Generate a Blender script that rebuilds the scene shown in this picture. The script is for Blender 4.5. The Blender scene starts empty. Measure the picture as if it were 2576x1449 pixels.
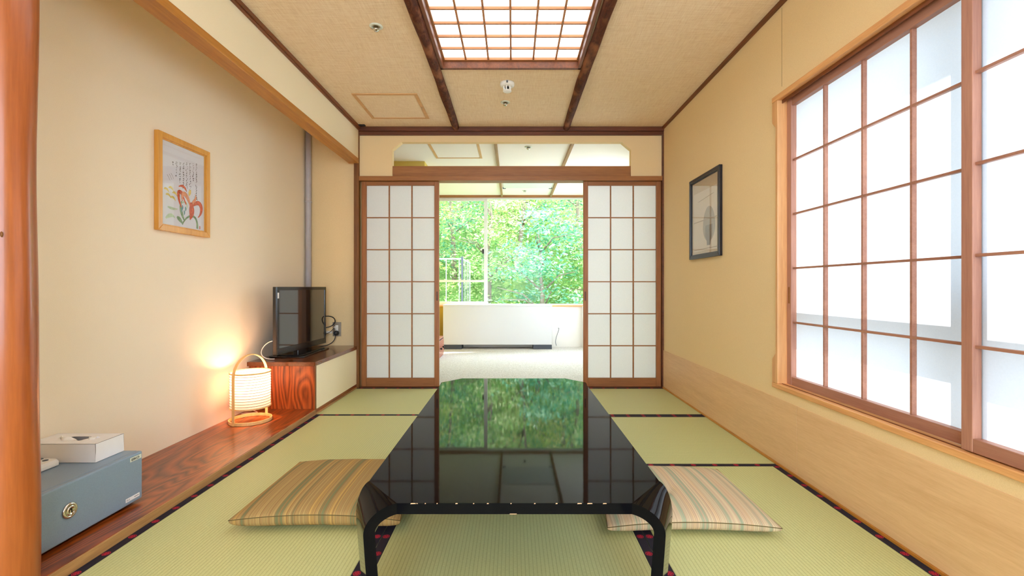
import bpy, bmesh, math, random
import numpy as np
from mathutils import Vector, Matrix

random.seed(7)
C = bpy.context.scene.collection
PI = math.pi

def S(r, g, b):
    def f(c):
        c /= 255.0
        return c / 12.92 if c <= 0.04045 else ((c + 0.055) / 1.055) ** 2.4
    return (f(r), f(g), f(b), 1.0)

# ------------------------------------------------------------------ materials
class NT:
    def __init__(s, name):
        s.m = bpy.data.materials.new(name); s.m.use_nodes = True
        s.t = s.m.node_tree; s.t.nodes.clear()
        s.out = s.n('ShaderNodeOutputMaterial')
    def n(s, typ, **kw):
        o = s.t.nodes.new(typ)
        for k, v in kw.items():
            if k in o.inputs.keys(): o.inputs[k].default_value = v
            else: setattr(o, k, v)
        return o
    def l(s, a, b): s.t.links.new(a, b)
    def math(s, op, a, b=None, c=None):
        o = s.n('ShaderNodeMath', operation=op)
        for i, x in enumerate((a, b, c)):
            if x is None: continue
            if isinstance(x, (int, float)): o.inputs[i].default_value = x
            else: s.l(x, o.inputs[i])
        return o.outputs[0]
    def ramp(s, fac, stops, interp='LINEAR'):
        r = s.n('ShaderNodeValToRGB'); r.color_ramp.interpolation = interp
        e = r.color_ramp.elements
        while len(e) < len(stops): e.new(0.5)
        for k, (p, c) in enumerate(stops): e[k].position = p; e[k].color = c
        s.l(fac, r.inputs[0]); return r.outputs[0]
    def coord(s, scale=(1, 1, 1), out='Object'):
        tc = s.n('ShaderNodeTexCoord'); mp = s.n('ShaderNodeMapping')
        mp.inputs['Scale'].default_value = scale
        s.l(tc.outputs[out], mp.inputs[0]); return mp.outputs[0]
    def noise(s, vec, scale, detail=3, rough=.5, dist=0):
        o = s.n('ShaderNodeTexNoise'); o.inputs['Scale'].default_value = scale
        o.inputs['Detail'].default_value = detail; o.inputs['Roughness'].default_value = rough
        o.inputs['Distortion'].default_value = dist
        s.l(vec, o.inputs['Vector']); return o.outputs['Fac']
    def mix(s, fac, a, b, mode='MIX'):
        o = s.n('ShaderNodeMix', data_type='RGBA', blend_type=mode)
        for i, x in ((0, fac), (6, a), (7, b)):
            if isinstance(x, (int, float, tuple)): o.inputs[i].default_value = x
            else: s.l(x, o.inputs[i])
        return o.outputs[2]
    def bump(s, h, strength=.3, dist=.002):
        o = s.n('ShaderNodeBump'); o.inputs['Strength'].default_value = strength
        o.inputs['Distance'].default_value = dist
        s.l(h, o.inputs['Height']); return o.outputs[0]
    def prin(s, col, rough=.6, spec=.5, metal=0, coat=0, coat_rough=.05, normal=None, emis=None, estr=0, trans=0):
        p = s.n('ShaderNodeBsdfPrincipled')
        if isinstance(col, tuple): p.inputs['Base Color'].default_value = col
        else: s.l(col, p.inputs['Base Color'])
        if isinstance(rough, (int, float)): p.inputs['Roughness'].default_value = rough
        else: s.l(rough, p.inputs['Roughness'])
        p.inputs['Specular IOR Level'].default_value = spec
        p.inputs['Metallic'].default_value = metal
        p.inputs['Coat Weight'].default_value = coat
        p.inputs['Coat Roughness'].default_value = coat_rough
        if normal is not None: s.l(normal, p.inputs['Normal'])
        if emis: p.inputs['Emission Color'].default_value = emis; p.inputs['Emission Strength'].default_value = estr
        s.l(p.outputs[0], s.out.inputs[0]); return p

def plain(name, col, rough=.5, spec=.5, metal=0, coat=0, var=.06, scale=25, bump=.05):
    t = NT(name); v = t.coord()
    n = t.noise(v, scale, 4)
    lo = tuple(c * (1 - var) for c in col[:3]) + (1,); hi = tuple(min(1, c * (1 + var)) for c in col[:3]) + (1,)
    t.prin(t.ramp(n, [(.3, lo), (.7, hi)]), rough, spec, metal, coat, normal=t.bump(n, bump, .001) if bump else None)
    return t.m

def wood(name, dark, light, axis='y', scale=1.0, rough=.45, coat=0, fine=1.0, rings=0.0, ringfreq=9):
    """grain running along the given object axis"""
    t = NT(name)
    k = {'x': (.06, 1, 1), 'y': (1, .06, 1), 'z': (1, 1, .06)}[axis]
    v = t.coord(k)
    f = t.noise(v, 55 * scale, 5, .65)
    f2 = t.noise(v, 190 * scale, 3, .6)
    b = t.noise(v, 9 * scale, 2, .5)
    fac = t.math('ADD', t.math('MULTIPLY', f, .5), t.math('ADD', t.math('MULTIPLY', b, .35), t.math('MULTIPLY', f2, .25)))
    if rings:
        k2 = {'x': (.14, 1, 1), 'y': (1, .14, 1), 'z': (1, 1, .2)}[axis]
        v2 = t.coord(k2)
        r = t.noise(v2, 3.2 * scale, 2, .45, .3)
        w = t.math('PINGPONG', t.math('MULTIPLY', r, ringfreq), .5)
        fac = t.math('ADD', t.math('MULTIPLY', fac, 1 - rings), t.math('MULTIPLY', w, 2 * rings))
    col = t.ramp(fac, [(.36, dark), (.68, light)])
    t.prin(col, rough, .5, 0, coat, .12, normal=t.bump(f, .12 * fine, .001))
    return t.m

M = {}
def wallmat(name, a, b, bump=.35):
    t = NT(name); v = t.coord()
    n = t.noise(v, 420, 3, .6); n2 = t.noise(v, 2.2, 2)
    c = t.mix(t.math('MULTIPLY', n2, .5), t.ramp(n, [(.3, a), (.7, b)]), b)
    t.prin(c, .9, .2, normal=t.bump(n, bump, .0012)); return t.m
M['plaster'] = wallmat('sand_plaster', S(221, 194, 146), S(235, 209, 162))
M['plaster_cream'] = wallmat('cream_plaster', S(236, 224, 192), S(246, 235, 206))
M['plaster_left'] = wallmat('pale_sand_plaster', S(241, 229, 205), S(249, 238, 217))
M['white_wall'] = wallmat('warm_white_wall', S(236, 233, 226), S(246, 243, 238), .15)
M['olive'] = wallmat('ochre_plaster', S(196, 168, 84), S(208, 182, 98))
# woven ceiling paper
t = NT('woven_ceiling_paper')
a = t.noise(t.coord((1, .03, 1)), 480, 3, .7); b = t.noise(t.coord((.03, 1, 1)), 400, 3, .7)
w = t.math('MULTIPLY', t.math('ADD', a, b), .5)
t.prin(t.ramp(w, [(.36, S(220, 190, 152)), (.5, S(237, 214, 180)), (.64, S(248, 230, 202))]), .85, .2, normal=t.bump(w, .4, .001))
M['ceiling'] = t.m
M['white_ceiling'] = wallmat('white_ceiling_paper', S(240, 235, 224), S(248, 244, 236), .12)

M['trim_dark'] = wood('dark_stained_wood', S(62, 28, 12), S(112, 58, 28), 'x', 1, .45)
M['trim_dark_y'] = wood('dark_stained_wood_long', S(78, 36, 14), S(138, 76, 36), 'y', 1, .45)
M['trim_dark_z'] = wood('dark_post_wood', S(92, 50, 14), S(140, 88, 34), 'z', 1, .5)
M['beam'] = wood('golden_beam_wood', S(160, 98, 28), S(198, 136, 56), 'y', .8, .4)
M['kamoi'] = wood('brown_head_wood', S(128, 78, 32), S(168, 110, 56), 'x', .8, .45)
M['door_x'] = wood('door_wood_rails', S(118, 68, 28), S(162, 102, 52), 'x', 1, .45)
M['door_z'] = wood('door_wood_stiles', S(118, 68, 28), S(166, 104, 54), 'z', 1, .45)
M['win_y'] = wood('pink_brown_window_wood', S(144, 94, 76), S(176, 126, 104), 'y', 1, .45)
M['win_z'] = wood('pink_brown_window_wood_upright', S(148, 98, 82), S(184, 134, 112), 'z', 1, .45)
M['win_frame'] = wood('honey_window_casing', S(200, 138, 80), S(232, 176, 116), 'y', .8, .4)
M['win_frame_z'] = wood('honey_window_casing_upright', S(196, 138, 84), S(228, 176, 120), 'z', .8, .4)
M['wainscot'] = wood('pale_wainscot_veneer', S(208, 166, 120), S(226, 188, 142), 'y', 3.2, .5, fine=.4)
M['platform'] = wood('orange_lacquered_board', S(84, 34, 6), S(170, 82, 26), 'y', 1.5, .3, .25, rings=.26, ringfreq=20)
M['platform_edge'] = wood('raw_board_edge', S(128, 86, 44), S(188, 142, 88), 'y', 1, .6)
M['shelf_top'] = wood('red_brown_shelf_wood', S(72, 34, 14), S(124, 66, 30), 'y', 1, .22, .4)
M['shelf_front'] = wood('orange_brown_panel', S(104, 40, 10), S(200, 94, 38), 'z', 1.5, .3, .25, rings=.26, ringfreq=16)
M['shelf_edge'] = wood('red_brown_edge', S(122, 62, 30), S(168, 98, 56), 'x', 1, .35, .2)
M['pillar'] = wood('polished_log', S(132, 62, 20), S(180, 98, 42), 'z', .5, .32, .22, fine=.3)
M['lamp_wood'] = wood('pale_bent_bamboo', S(214, 166, 96), S(240, 200, 136), 'z', 1, .4)
M['light_wood'] = wood('light_brown_lattice', S(150, 92, 48), S(186, 126, 76), 'x', 1, .5)
M['hatch'] = wood('hatch_edging', S(196, 146, 92), S(220, 174, 122), 'x', 1, .5)
M['frame_oak'] = wood('honey_picture_frame', S(204, 138, 48), S(236, 178, 84), 'z', .8, .3, .2)
M['far_beam'] = wood('slim_ceiling_batten', S(132, 88, 54), S(176, 132, 94), 'y', 1, .5)
M['chest'] = wood('red_chest_wood', S(150, 78, 58), S(184, 112, 88), 'y', 1, .4, .2)
# bark
t = NT('brown_bark'); v = t.coord((1, .35, 1))
n = t.noise(v, 38, 6, .7, .8); n2 = t.noise(t.coord((1, .5, 1)), 11, 3)
c = t.mix(t.ramp(n2, [(.52, (0, 0, 0, 1)), (.66, (1, 1, 1, 1))]), t.ramp(n, [(.3, S(50, 24, 14)), (.55, S(94, 48, 30)), (.75, S(130, 76, 50))]), S(146, 92, 60))
t.prin(c, .7, .2, normal=t.bump(n, .8, .006)); M['bark'] = t.m

# papers
def paper(name, col, trans, scale=160):
    t = NT(name); v = t.coord()
    n = t.noise(v, scale, 4, .7)
    lo = tuple(c * .95 for c in col[:3]) + (1,)
    c = t.ramp(n, [(.3, lo), (.7, col)])
    d = t.n('ShaderNodeBsdfDiffuse'); tr = t.n('ShaderNodeBsdfTranslucent'); mx = t.n('ShaderNodeMixShader')
    t.l(c, d.inputs[0]); t.l(c, tr.inputs[0]); mx.inputs[0].default_value = trans
    t.l(d.outputs[0], mx.inputs[1]); t.l(tr.outputs[0], mx.inputs[2]); t.l(mx.outputs[0], t.out.inputs[0])
    return t.m
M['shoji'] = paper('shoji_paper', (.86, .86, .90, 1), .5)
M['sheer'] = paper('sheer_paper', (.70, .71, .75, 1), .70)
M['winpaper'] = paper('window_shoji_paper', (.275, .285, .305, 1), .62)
M['lampshade'] = paper('lamp_paper', (.62, .60, .57, 1), .45)

def emit(name, col, st):
    t = NT(name); e = t.n('ShaderNodeEmission'); e.inputs[0].default_value = col; e.inputs[1].default_value = st
    t.l(e.outputs[0], t.out.inputs[0]); return t.m
M['lightpanel'] = emit('lit_light_panel', (.93, .97, 1, 1), 1.15)
def glassmat(name, r0=.04, tint=(1, 1, 1, 1)):
    t = NT(name)
    tr = t.n('ShaderNodeBsdfTransparent'); tr.inputs[0].default_value = tint
    g = t.n('ShaderNodeBsdfGlossy'); g.inputs['Roughness'].default_value = .01
    lw = t.n('ShaderNodeLayerWeight'); lw.inputs[0].default_value = .5
    f = t.math('ADD', t.math('MULTIPLY', t.math('POWER', lw.outputs['Facing'], 5), 1 - r0), r0)
    mx = t.n('ShaderNodeMixShader'); t.l(f, mx.inputs[0]); t.l(tr.outputs[0], mx.inputs[1]); t.l(g.outputs[0], mx.inputs[2])
    t.l(mx.outputs[0], t.out.inputs[0]); return t.m
M['glass'] = glassmat('clear_glass', .008)
M['pic_glass'] = glassmat('picture_glass', .03)

M['black_lacquer'] = None
t = NT('black_lacquer'); v = t.coord()
n = t.noise(v, 900, 2); n2 = t.noise(v, 14, 3)
rg = t.math('ADD', .02, t.math('MULTIPLY', n2, .04))
t.prin((.0035, .0035, .0045, 1), rg, .08, coat=0, normal=t.bump(n2, .012, .004)); M['black_lacquer'] = t.m
M['chip'] = plain('bare_wood_chip', S(214, 178, 140), .7)
M['tv_black'] = plain('gloss_black_plastic', (.012, .011, .012, 1), .16, .6, var=.02, bump=0)
M['tv_screen'] = plain('dark_screen', (.012, .012, .014, 1), .06, 1.0, var=.01, bump=0, coat=1)
M['black_rubber'] = plain('black_rubber', (.012, .012, .013, 1), .45, var=.05)
M['white_plastic'] = plain('white_plastic', S(236, 235, 230), .35, var=.02)
M['white_card'] = plain('white_card', S(238, 236, 238), .5, var=.02)
M['tissue'] = plain('tissue_paper', S(248, 247, 245), .9, var=.02)
M['grey_button'] = plain('grey_rubber_button', S(92, 98, 106), .5)
M['safe'] = plain('blue_grey_enamel', S(130, 150, 170), .38, var=.14, scale=900, bump=.08)
M['safe_top'] = M['safe']
M['chrome'] = plain('brushed_chrome', S(214, 210, 202), .18, metal=1, var=.04, scale=60, bump=.02)
M['keyhole'] = plain('dark_slot', (.01, .01, .01, 1), .6)
M['plate_cream'] = plain('cream_label', S(214, 218, 204), .4, var=.02)
M['ink'] = plain('black_ink', (.02, .02, .022, 1), .6, var=.02, bump=0)
M['ink_soft'] = plain('grey_ink', S(96, 96, 108), .7, var=.02, bump=0)
M['metal_plate'] = plain('satin_metal_plate', S(150, 138, 122), .4, metal=.6, var=.05)
M['pipe'] = plain('painted_pipe', S(176, 172, 178), .4, var=.04)
M['alu'] = plain('white_aluminium', S(222, 222, 220), .4, var=.02)
M['rail_white'] = plain('white_painted_rail', S(168, 180, 184), .5, var=.03)
M['plinth'] = plain('grey_plinth', S(70, 74, 84), .5, var=.04)
t = NT('white_ribbed_panel'); v = t.coord()
n = t.noise(t.coord((1, 1, .02)), 160, 2)
t.prin(S(224, 226, 230), .5, .4, normal=t.bump(n, .15, .001)); M['ribbed_white'] = t.m
t = NT('pale_carpet'); v = t.coord((1, .5, 1))
n = t.noise(v, 90, 4, .6, 1.5)
t.prin(t.ramp(n, [(.35, S(186, 180, 172)), (.65, S(226, 222, 218))]), .95, .1, normal=t.bump(n, .6, .006)); M['carpet'] = t.m
M['black_frame'] = plain('black_painted_frame', (.014, .013, .018, 1), .3, var=.05)
M['mat_beige'] = plain('beige_mount', S(206, 190, 162), .8, var=.02)
M['art_paper'] = plain('cream_art_paper', S(222, 212, 194), .85, var=.02)
M['art_grey'] = plain('pale_grey_wash', S(176, 172, 160), .85, var=.06, scale=60)
M['art_dark'] = plain('grey_wash', S(140, 138, 130), .85, var=.1, scale=90)
M['art_line'] = plain('thin_grey_line', S(176, 160, 138), .85)
M['paper_white'] = plain('white_picture_paper', S(226, 228, 238), .8, var=.01)
M['petal'] = plain('orange_red_wash', S(214, 104, 72), .85, var=.3, scale=80)
M['petal_light'] = plain('peach_wash', S(230, 156, 116), .85, var=.2, scale=80)
M['yellow'] = plain('yellow_wash', S(230, 206, 112), .85, var=.2, scale=80)
M['leaf_wash'] = plain('green_wash', S(136, 166, 130), .85, var=.3, scale=60)
M['leaf_pale'] = plain('pale_green_wash', S(192, 212, 184), .85, var=.15, scale=60)
M['blue_wash'] = plain('teal_wash', S(122, 168, 176), .85, var=.2, scale=60)
M['seal'] = plain('red_seal', S(196, 120, 110), .85)
# tatami (ribs along the given axis)
def tatami(name, across):
    t = NT(name)
    tc = t.n('ShaderNodeTexCoord'); sp = t.n('ShaderNodeSeparateXYZ'); t.l(tc.outputs['Object'], sp.inputs[0])
    x = sp.outputs[0] if across == 'x' else sp.outputs[1]
    f = t.math('PINGPONG', t.math('MULTIPLY', x, 1 / .0125), .5)          # 0 in the groove
    gro = t.ramp(f, [(0.0, (0, 0, 0, 1)), (.16, (1, 1, 1, 1))])
    n = t.noise(t.coord((.12, 1, 1) if across == 'x' else (1, .12, 1)), 700, 3, .7)
    big = t.noise(t.coord(), 2.0, 2)
    base = t.ramp(n, [(.25, S(170, 172, 112)), (.5, S(196, 196, 136)), (.75, S(216, 214, 160))])
    base = t.mix(t.math('MULTIPLY', big, .5), base, S(190, 198, 142))
    col = t.mix(gro, S(146, 146, 88), base)
    col = t.mix(.45, base, col)
    h = t.math('ADD', t.math('MULTIPLY', gro, .8), t.math('MULTIPLY', n, .25))
    t.prin(col, .5, .5, normal=t.bump(h, .5, .0015)); return t.m
M['tatami_y'] = tatami('woven_rush_lengthwise', 'x')
M['tatami_x'] = tatami('woven_rush_crosswise', 'y')
# border cloth with red crests; UV in metres
t = NT('black_border_cloth'); uv = t.n('ShaderNodeUVMap'); sp = t.n('ShaderNodeSeparateXYZ'); t.l(uv.outputs[0], sp.inputs[0])
u = t.math('MULTIPLY', t.math('SUBTRACT', t.math('FRACT', t.math('DIVIDE', sp.outputs[0], .105)), .5), .105)
w = sp.outputs[1]
d = t.math('SQRT', t.math('ADD', t.math('MULTIPLY', u, u), t.math('MULTIPLY', w, w)))
ang = t.math('ARCTAN2', w, u)
inside = t.math('LESS_THAN', d, .0118)
lobes = t.math('GREATER_THAN', t.math('ADD', t.math('SINE', t.math('MULTIPLY', ang, 5)), t.math('MULTIPLY', d, 60)), -.35)
ringgap = t.math('GREATER_THAN', t.math('ABSOLUTE', t.math('SUBTRACT', d, .0088)), .0009)
red = t.math('MULTIPLY', inside, t.math('MULTIPLY', lobes, ringgap))
n = t.noise(t.coord(), 1200, 2)
t.prin(t.mix(red, t.ramp(n, [(.3, (.008, .006, .014, 1)), (.7, (.02, .016, .03, 1))]), S(190, 24, 52)), .75, .3, normal=t.bump(n, .3, .0006)); M['border'] = t.m

# striped cushion cloth, stripes vary with object x
def stripes(name, pal, seed):
    t = NT(name)
    tc = t.n('ShaderNodeTexCoord'); sp = t.n('ShaderNodeSeparateXYZ'); t.l(tc.outputs['Object'], sp.inputs[0])
    def n1(sc, off):
        o = t.n('ShaderNodeTexNoise', noise_dimensions='1D'); o.inputs['Scale'].default_value = sc
        o.inputs['Detail'].default_value = 1
        t.l(t.math('ADD', sp.outputs[0], off), o.inputs['W']); return o.outputs['Fac']
    wide = n1(26, seed); fine = n1(330, seed + 3); mid = n1(110, seed + 9)
    c = t.ramp(wide, [(.38, pal[0]), (.43, pal[1]), (.56, pal[1]), (.6, pal[2])])
    c = t.mix(t.ramp(mid, [(.47, (0, 0, 0, 1)), (.55, (.75, .75, .75, 1))]), c, pal[3])
    c = t.mix(t.ramp(fine, [(.5, (0, 0, 0, 1)), (.62, (.6, .6, .6, 1))]), c, pal[4])
    k = t.noise(t.coord(), 800, 2)
    t.prin(c, .85, .2, normal=t.bump(k, .25, .0008)); return t.m
M['cushion_a'] = stripes('ochre_striped_cloth', [S(120, 122, 84), S(174, 146, 94), S(188, 152, 88), S(158, 124, 80), S(112, 90, 58)], 2.0)
M['cushion_b'] = stripes('pink_sage_striped_cloth', [S(156, 170, 142), S(206, 190, 156), S(212, 184, 146), S(194, 168, 142), S(150, 132, 106)], 6.4)
M['seam'] = plain('dark_seam', S(98, 84, 46), .9)

# ------------------------------------------------------------------ mesh builder
class MB:
    def __init__(s): s.v = []; s.f = []; s.mi = []; s.sm = []; s.uv = {}
    def add(s, vs, fs, mi=0, smooth=False, uvs=None):
        b = len(s.v); s.v += [tuple(x) for x in vs]
        for k, f in enumerate(fs):
            if uvs: s.uv[len(s.f)] = uvs[k]
            s.f.append(tuple(b + i for i in f)); s.mi.append(mi); s.sm.append(smooth)
        return s
    def box(s, x0, x1, y0, y1, z0, z1, mi=0):
        x0, x1 = sorted((x0, x1)); y0, y1 = sorted((y0, y1)); z0, z1 = sorted((z0, z1))
        vs = [(x, y, z) for z in (z0, z1) for y in (y0, y1) for x in (x0, x1)]
        return s.add(vs, [(0, 2, 3, 1), (4, 5, 7, 6), (0, 1, 5, 4), (2, 6, 7, 3), (0, 4, 6, 2), (1, 3, 7, 5)], mi)
    def prism(s, poly, axis, a, b, mi=0):
        """poly: 2D points; axis: the extrusion axis"""
        def P(p, t):
            return {'x': (t, p[0], p[1]), 'y': (p[0], t, p[1]), 'z': (p[0], p[1], t)}[axis]
        n = len(poly)
        vs = [P(p, a) for p in poly] + [P(p, b) for p in poly]
        fs = [tuple(range(n)), tuple(range(2 * n - 1, n - 1, -1))] + [(i, i + n, (i + 1) % n + n, (i + 1) % n) for i in range(n)]
        return s.add(vs, fs, mi)
    def lathe(s, prof, c, n=32, axis='z', mi=0, smooth=True, caps=True):
        vs = []
        for (r, h) in prof:
            for k in range(n):
                a = 2 * PI * k / n; p, q = r * math.cos(a), r * math.sin(a)
                d = {'z': (p, q, h), 'x': (h, p, q), 'y': (q, h, p)}[axis]
                vs.append((c[0] + d[0], c[1] + d[1], c[2] + d[2]))
        fs = []
        for j in range(len(prof) - 1):
            for k in range(n):
                k2 = (k + 1) % n
                fs.append((j * n + k, j * n + k2, (j + 1) * n + k2, (j + 1) * n + k))
        s.add(vs, fs, mi, smooth)
        if caps:
            b = len(s.v) - len(vs)
            s.f.append(tuple(b + k for k in range(n - 1, -1, -1))); s.mi.append(mi); s.sm.append(False)
            e = b + (len(prof) - 1) * n
            s.f.append(tuple(e + k for k in range(n))); s.mi.append(mi); s.sm.append(False)
        return s
    def tube(s, pts, r, n=10, mi=0, closed=False):
        pts = [Vector(p) for p in pts]; vs = []; N = len(pts)
        up = None
        for i, p in enumerate(pts):
            if closed: d = pts[(i + 1) % N] - pts[i - 1]
            else: d = pts[min(i + 1, N - 1)] - pts[max(i - 1, 0)]
            d.normalize()
            if up is None:
                up = Vector((0, 0, 1)) if abs(d.z) < .9 else Vector((1, 0, 0))
            u = (up - d * up.dot(d)).normalized(); w = d.cross(u); up = u
            rr = r[i] if isinstance(r, (list, tuple)) else r
            for k in range(n):
                a = 2 * PI * k / n; vs.append(p + (u * math.cos(a) + w * math.sin(a)) * rr)
        fs = []
        for i in range(N if closed else N - 1):
            for k in range(n):
                i2 = (i + 1) % N; k2 = (k + 1) % n
                fs.append((i * n + k, i * n + k2, i2 * n + k2, i2 * n + k))
        if not closed: fs += [tuple(range(n - 1, -1, -1)), tuple((N - 1) * n + k for k in range(n))]
        return s.add(vs, fs, mi, True)
    def sweep(s, pts, wdir, w, th, mi=0, closed=False):
        """flat strip: width w along wdir, thickness th across"""
        pts = [Vector(p) for p in pts]; N = len(pts); vs = []; wd = Vector(wdir).normalized()
        for i, p in enumerate(pts):
            d = (pts[(i + 1) % N] - pts[i - 1]) if closed else (pts[min(i + 1, N - 1)] - pts[max(i - 1, 0)])
            d.normalize(); nn = d.cross(wd).normalized()
            for a, b in ((-1, -1), (1, -1), (1, 1), (-1, 1)): vs.append(p + wd * a * w / 2 + nn * b * th / 2)
        fs = []
        for i in range(N if closed else N - 1):
            i2 = (i + 1) % N
            for k in range(4): fs.append((i * 4 + k, i * 4 + (k + 1) % 4, i2 * 4 + (k + 1) % 4, i2 * 4 + k))
        if not closed: fs += [(3, 2, 1, 0), tuple((N - 1) * 4 + k for k in range(4))]
        return s.add(vs, fs, mi)
    def build(s, name, mats, parent=None, bevel=0, seg=2, fix=True):
        off = Vector((0, 0, 0))
        if parent is not None:
            p = parent
            while p is not None: off += p.location; p = p.parent
        me = bpy.data.meshes.new(name)
        me.from_pydata([(x - off.x, y - off.y, z - off.z) for x, y, z in s.v], [], s.f)
        if not isinstance(mats, (list, tuple)): mats = [mats]
        for m in mats: me.materials.append(m)
        me.polygons.foreach_set('material_index', s.mi)
        me.polygons.foreach_set('use_smooth', s.sm)
        if s.uv:
            L = me.uv_layers.new(name='UVMap')
            for fi, uvs in s.uv.items():
                pl = me.polygons[fi]
                for k, li in enumerate(pl.loop_indices): L.data[li].uv = uvs[k]
        me.update()
        if fix:
            bm = bmesh.new(); bm.from_mesh(me); bmesh.ops.recalc_face_normals(bm, faces=bm.faces); bm.to_mesh(me); bm.free()
        o = bpy.data.objects.new(name, me); C.objects.link(o)
        if parent is not None: o.parent = parent
        if bevel:
            b = o.modifiers.new('bevel', 'BEVEL'); b.width = bevel; b.segments = seg; b.limit_method = 'ANGLE'; b.angle_limit = math.radians(40)
            b.harden_normals = False
        return o

def thing(name, label, cat, loc=(0, 0, 0), group=None, kind=None):
    o = bpy.data.objects.new(name, None); C.objects.link(o); o.location = loc
    o.empty_display_size = .05
    o['label'] = label; o['category'] = cat
    if group: o['group'] = group
    if kind: o['kind'] = kind
    bpy.context.view_layer.update(); return o
def tag(o, label, cat, group=None, kind=None):
    o['label'] = label; o['category'] = cat
    if group: o['group'] = group
    if kind: o['kind'] = kind
    return o
def struct(o): o['kind'] = 'structure'; return o
def sempty(name, loc=(0, 0, 0)):
    o = bpy.data.objects.new(name, None); C.objects.link(o); o.location = loc; o['kind'] = 'structure'; return o
def copy_tree(o, parent=None):
    c = o.copy(); C.objects.link(c); c.parent = parent
    for ch in list(o.children): copy_tree(ch, c)
    return c

# ------------------------------------------------------------------ dimensions
XL, XR = -1.341, 1.315          # faces of the room
XA = -1.826                     # alcove wall
YB = 4.05                       # sliding-door plane
ZC = 2.274                      # ceiling
YF = -1.7                       # wall behind the camera

# ------------------------------------------------------------------ floor and mats
struct(MB().box(XA - .1, XR + .1, YF, 4.12, -.12, -.052).build('floor', M['platform_edge']))
tat_root_y = 3.143
def mat_thing(x0, x1, y0, y1, along, label):
    r = thing('tatami_mat', label, 'tatami mat', ((x0 + x1) / 2, (y0 + y1) / 2, -.05), 'tatami mats covering the floor')
    g = .0008; bw = .031
    x0 += g; x1 -= g; y0 += g; y1 -= g
    MB().box(x0, x1, y0, y1, -.05, 0).build('woven_surface', M['tatami_y'] if along == 'y' else M['tatami_x'], r)
    for sgn in (0, 1):
        m = MB()
        if along == 'y':
            a, b = (x0, x0 + bw) if sgn == 0 else (x1 - bw, x1); c = (a + b) / 2
            vs = [(a, y0, .0012), (b, y0, .0012), (b, y1, .0012), (a, y1, .0012)]
            uv = [(p[1], p[0] - c) for p in vs]
            lo = [(p[0], p[1], 0.0) for p in vs]
        else:
            a, b = (y0, y0 + bw) if sgn == 0 else (y1 - bw, y1); c = (a + b) / 2
            vs = [(x0, a, .0012), (x1, a, .0012), (x1, b, .0012), (x0, b, .0012)]
            uv = [(p[0], p[1] - c) for p in vs]
            lo = [(p[0], p[1], 0.0) for p in vs]
        m.add(vs + lo, [(0, 1, 2, 3), (4, 7, 6, 5), (0, 4, 5, 1), (1, 5, 6, 2), (2, 6, 7, 3), (3, 7, 4, 0)],
              uvs=[uv, [(0, .5)] * 4, [(0, .5)] * 4, [(0, .5)] * 4, [(0, .5)] * 4, [(0, .5)] * 4])
        m.build('cloth_border', M['border'], r)
    return r
x0, x1, x2, x3 = -1.356, -.462, .465, 1.308
mat_thing(x0, x1, 3.158, 4.03, 'x', 'half-size green tatami mat before the left sliding door, beside the television shelf')
mat_thing(x1, x3, 3.158, 4.03, 'x', 'green tatami mat laid crosswise before the right sliding door, farthest from camera')
mat_thing(x1, x3, 2.265, 3.158, 'x', 'green tatami mat laid crosswise under the far end of the black table')
mat_thing(x0, x1, 1.36, 3.158, 'y', 'green tatami mat running lengthwise beside the orange alcove board, under the ochre cushion')
mat_thing(x1, x2, .47, 2.265, 'y', 'green tatami mat running lengthwise between the near legs of the black table')
mat_thing(x2, x3, .47, 2.265, 'y', 'green tatami mat running lengthwise along the window wall, under the pink-sage cushion')
mat_thing(x0, x1, -.44, 1.36, 'y', 'green tatami mat at the bottom left corner, nearest the log post')
# threshold strip of the doors
struct(MB().box(XL, XR, 4.03, 4.12, -.05, .004).build('trim_threshold', M['trim_dark'], bevel=.001))

# ------------------------------------------------------------------ walls of the main room
WY0, WY1, WZ0, WZ1 = .36, 2.300, .392, 1.826     # window hole
w = MB(); T = .20
w.box(XR, XR + T, YF, WY0, -.05, 2.42).box(XR, XR + T, WY1, 4.13, -.05, 2.42)
w.box(XR, XR + T, WY0, WY1, -.05, WZ0).box(XR, XR + T, WY0, WY1, WZ1, 2.42)
struct(w.build('wall_right', M['plaster']))
struct(MB().box(XR - .0008, XR + .001, 2.2565, 2.2574, 1.86, ZC - .03).build('trim_wallpaper_joint', M['seam']))
# wainscot: two boards with an open joint, and a foot strip
struct(MB().box(XR - .005, XR, 2.1305, 4.035, .012, .330).box(XR - .005, XR, YF, 2.1275, .012, .330)
       .build('baseboard_right', M['wainscot'], bevel=.0012))
struct(MB().box(XR - .011, XR, YF, 4.035, .0, .012).build('baseboard_right_foot', M['beam'], bevel=.002))
struct(MB().box(XA - .1, XA, YF, 4.2, -.05, 2.42).build('wall_left', M['plaster_left']))
struct(MB().box(XA - .1, XR + T, YF - .1, YF, -.05, .35).box(XA - .1, XR + T, YF - .1, YF, 2.2, 2.42).box(XA - .1, -1.30, YF - .1, YF, .35, 2.2).box(1.25, XR + T, YF - .1, YF, .35, 2.2).build('wall_front', M['plaster']))
W4 = sempty('added_window_4', (0, YF - .05, .35))  # unseen window behind the camera, added to let fill light into the room
MB().box(-1.30, 1.25, YF - .07, YF - .03, .35, .40).box(-1.30, 1.25, YF - .07, YF - .03, 2.15, 2.2).box(-1.30, -1.25, YF - .07, YF - .03, .4, 2.15).box(1.20, 1.25, YF - .07, YF - .03, .4, 2.15).box(-.05, 0, YF - .07, YF - .03, .4, 2.15).build('frame', M['alu'], W4)
MB().box(-1.25, 1.20, YF - .052, YF - .048, .4, 2.15).build('glass', M['glass'], W4)
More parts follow.
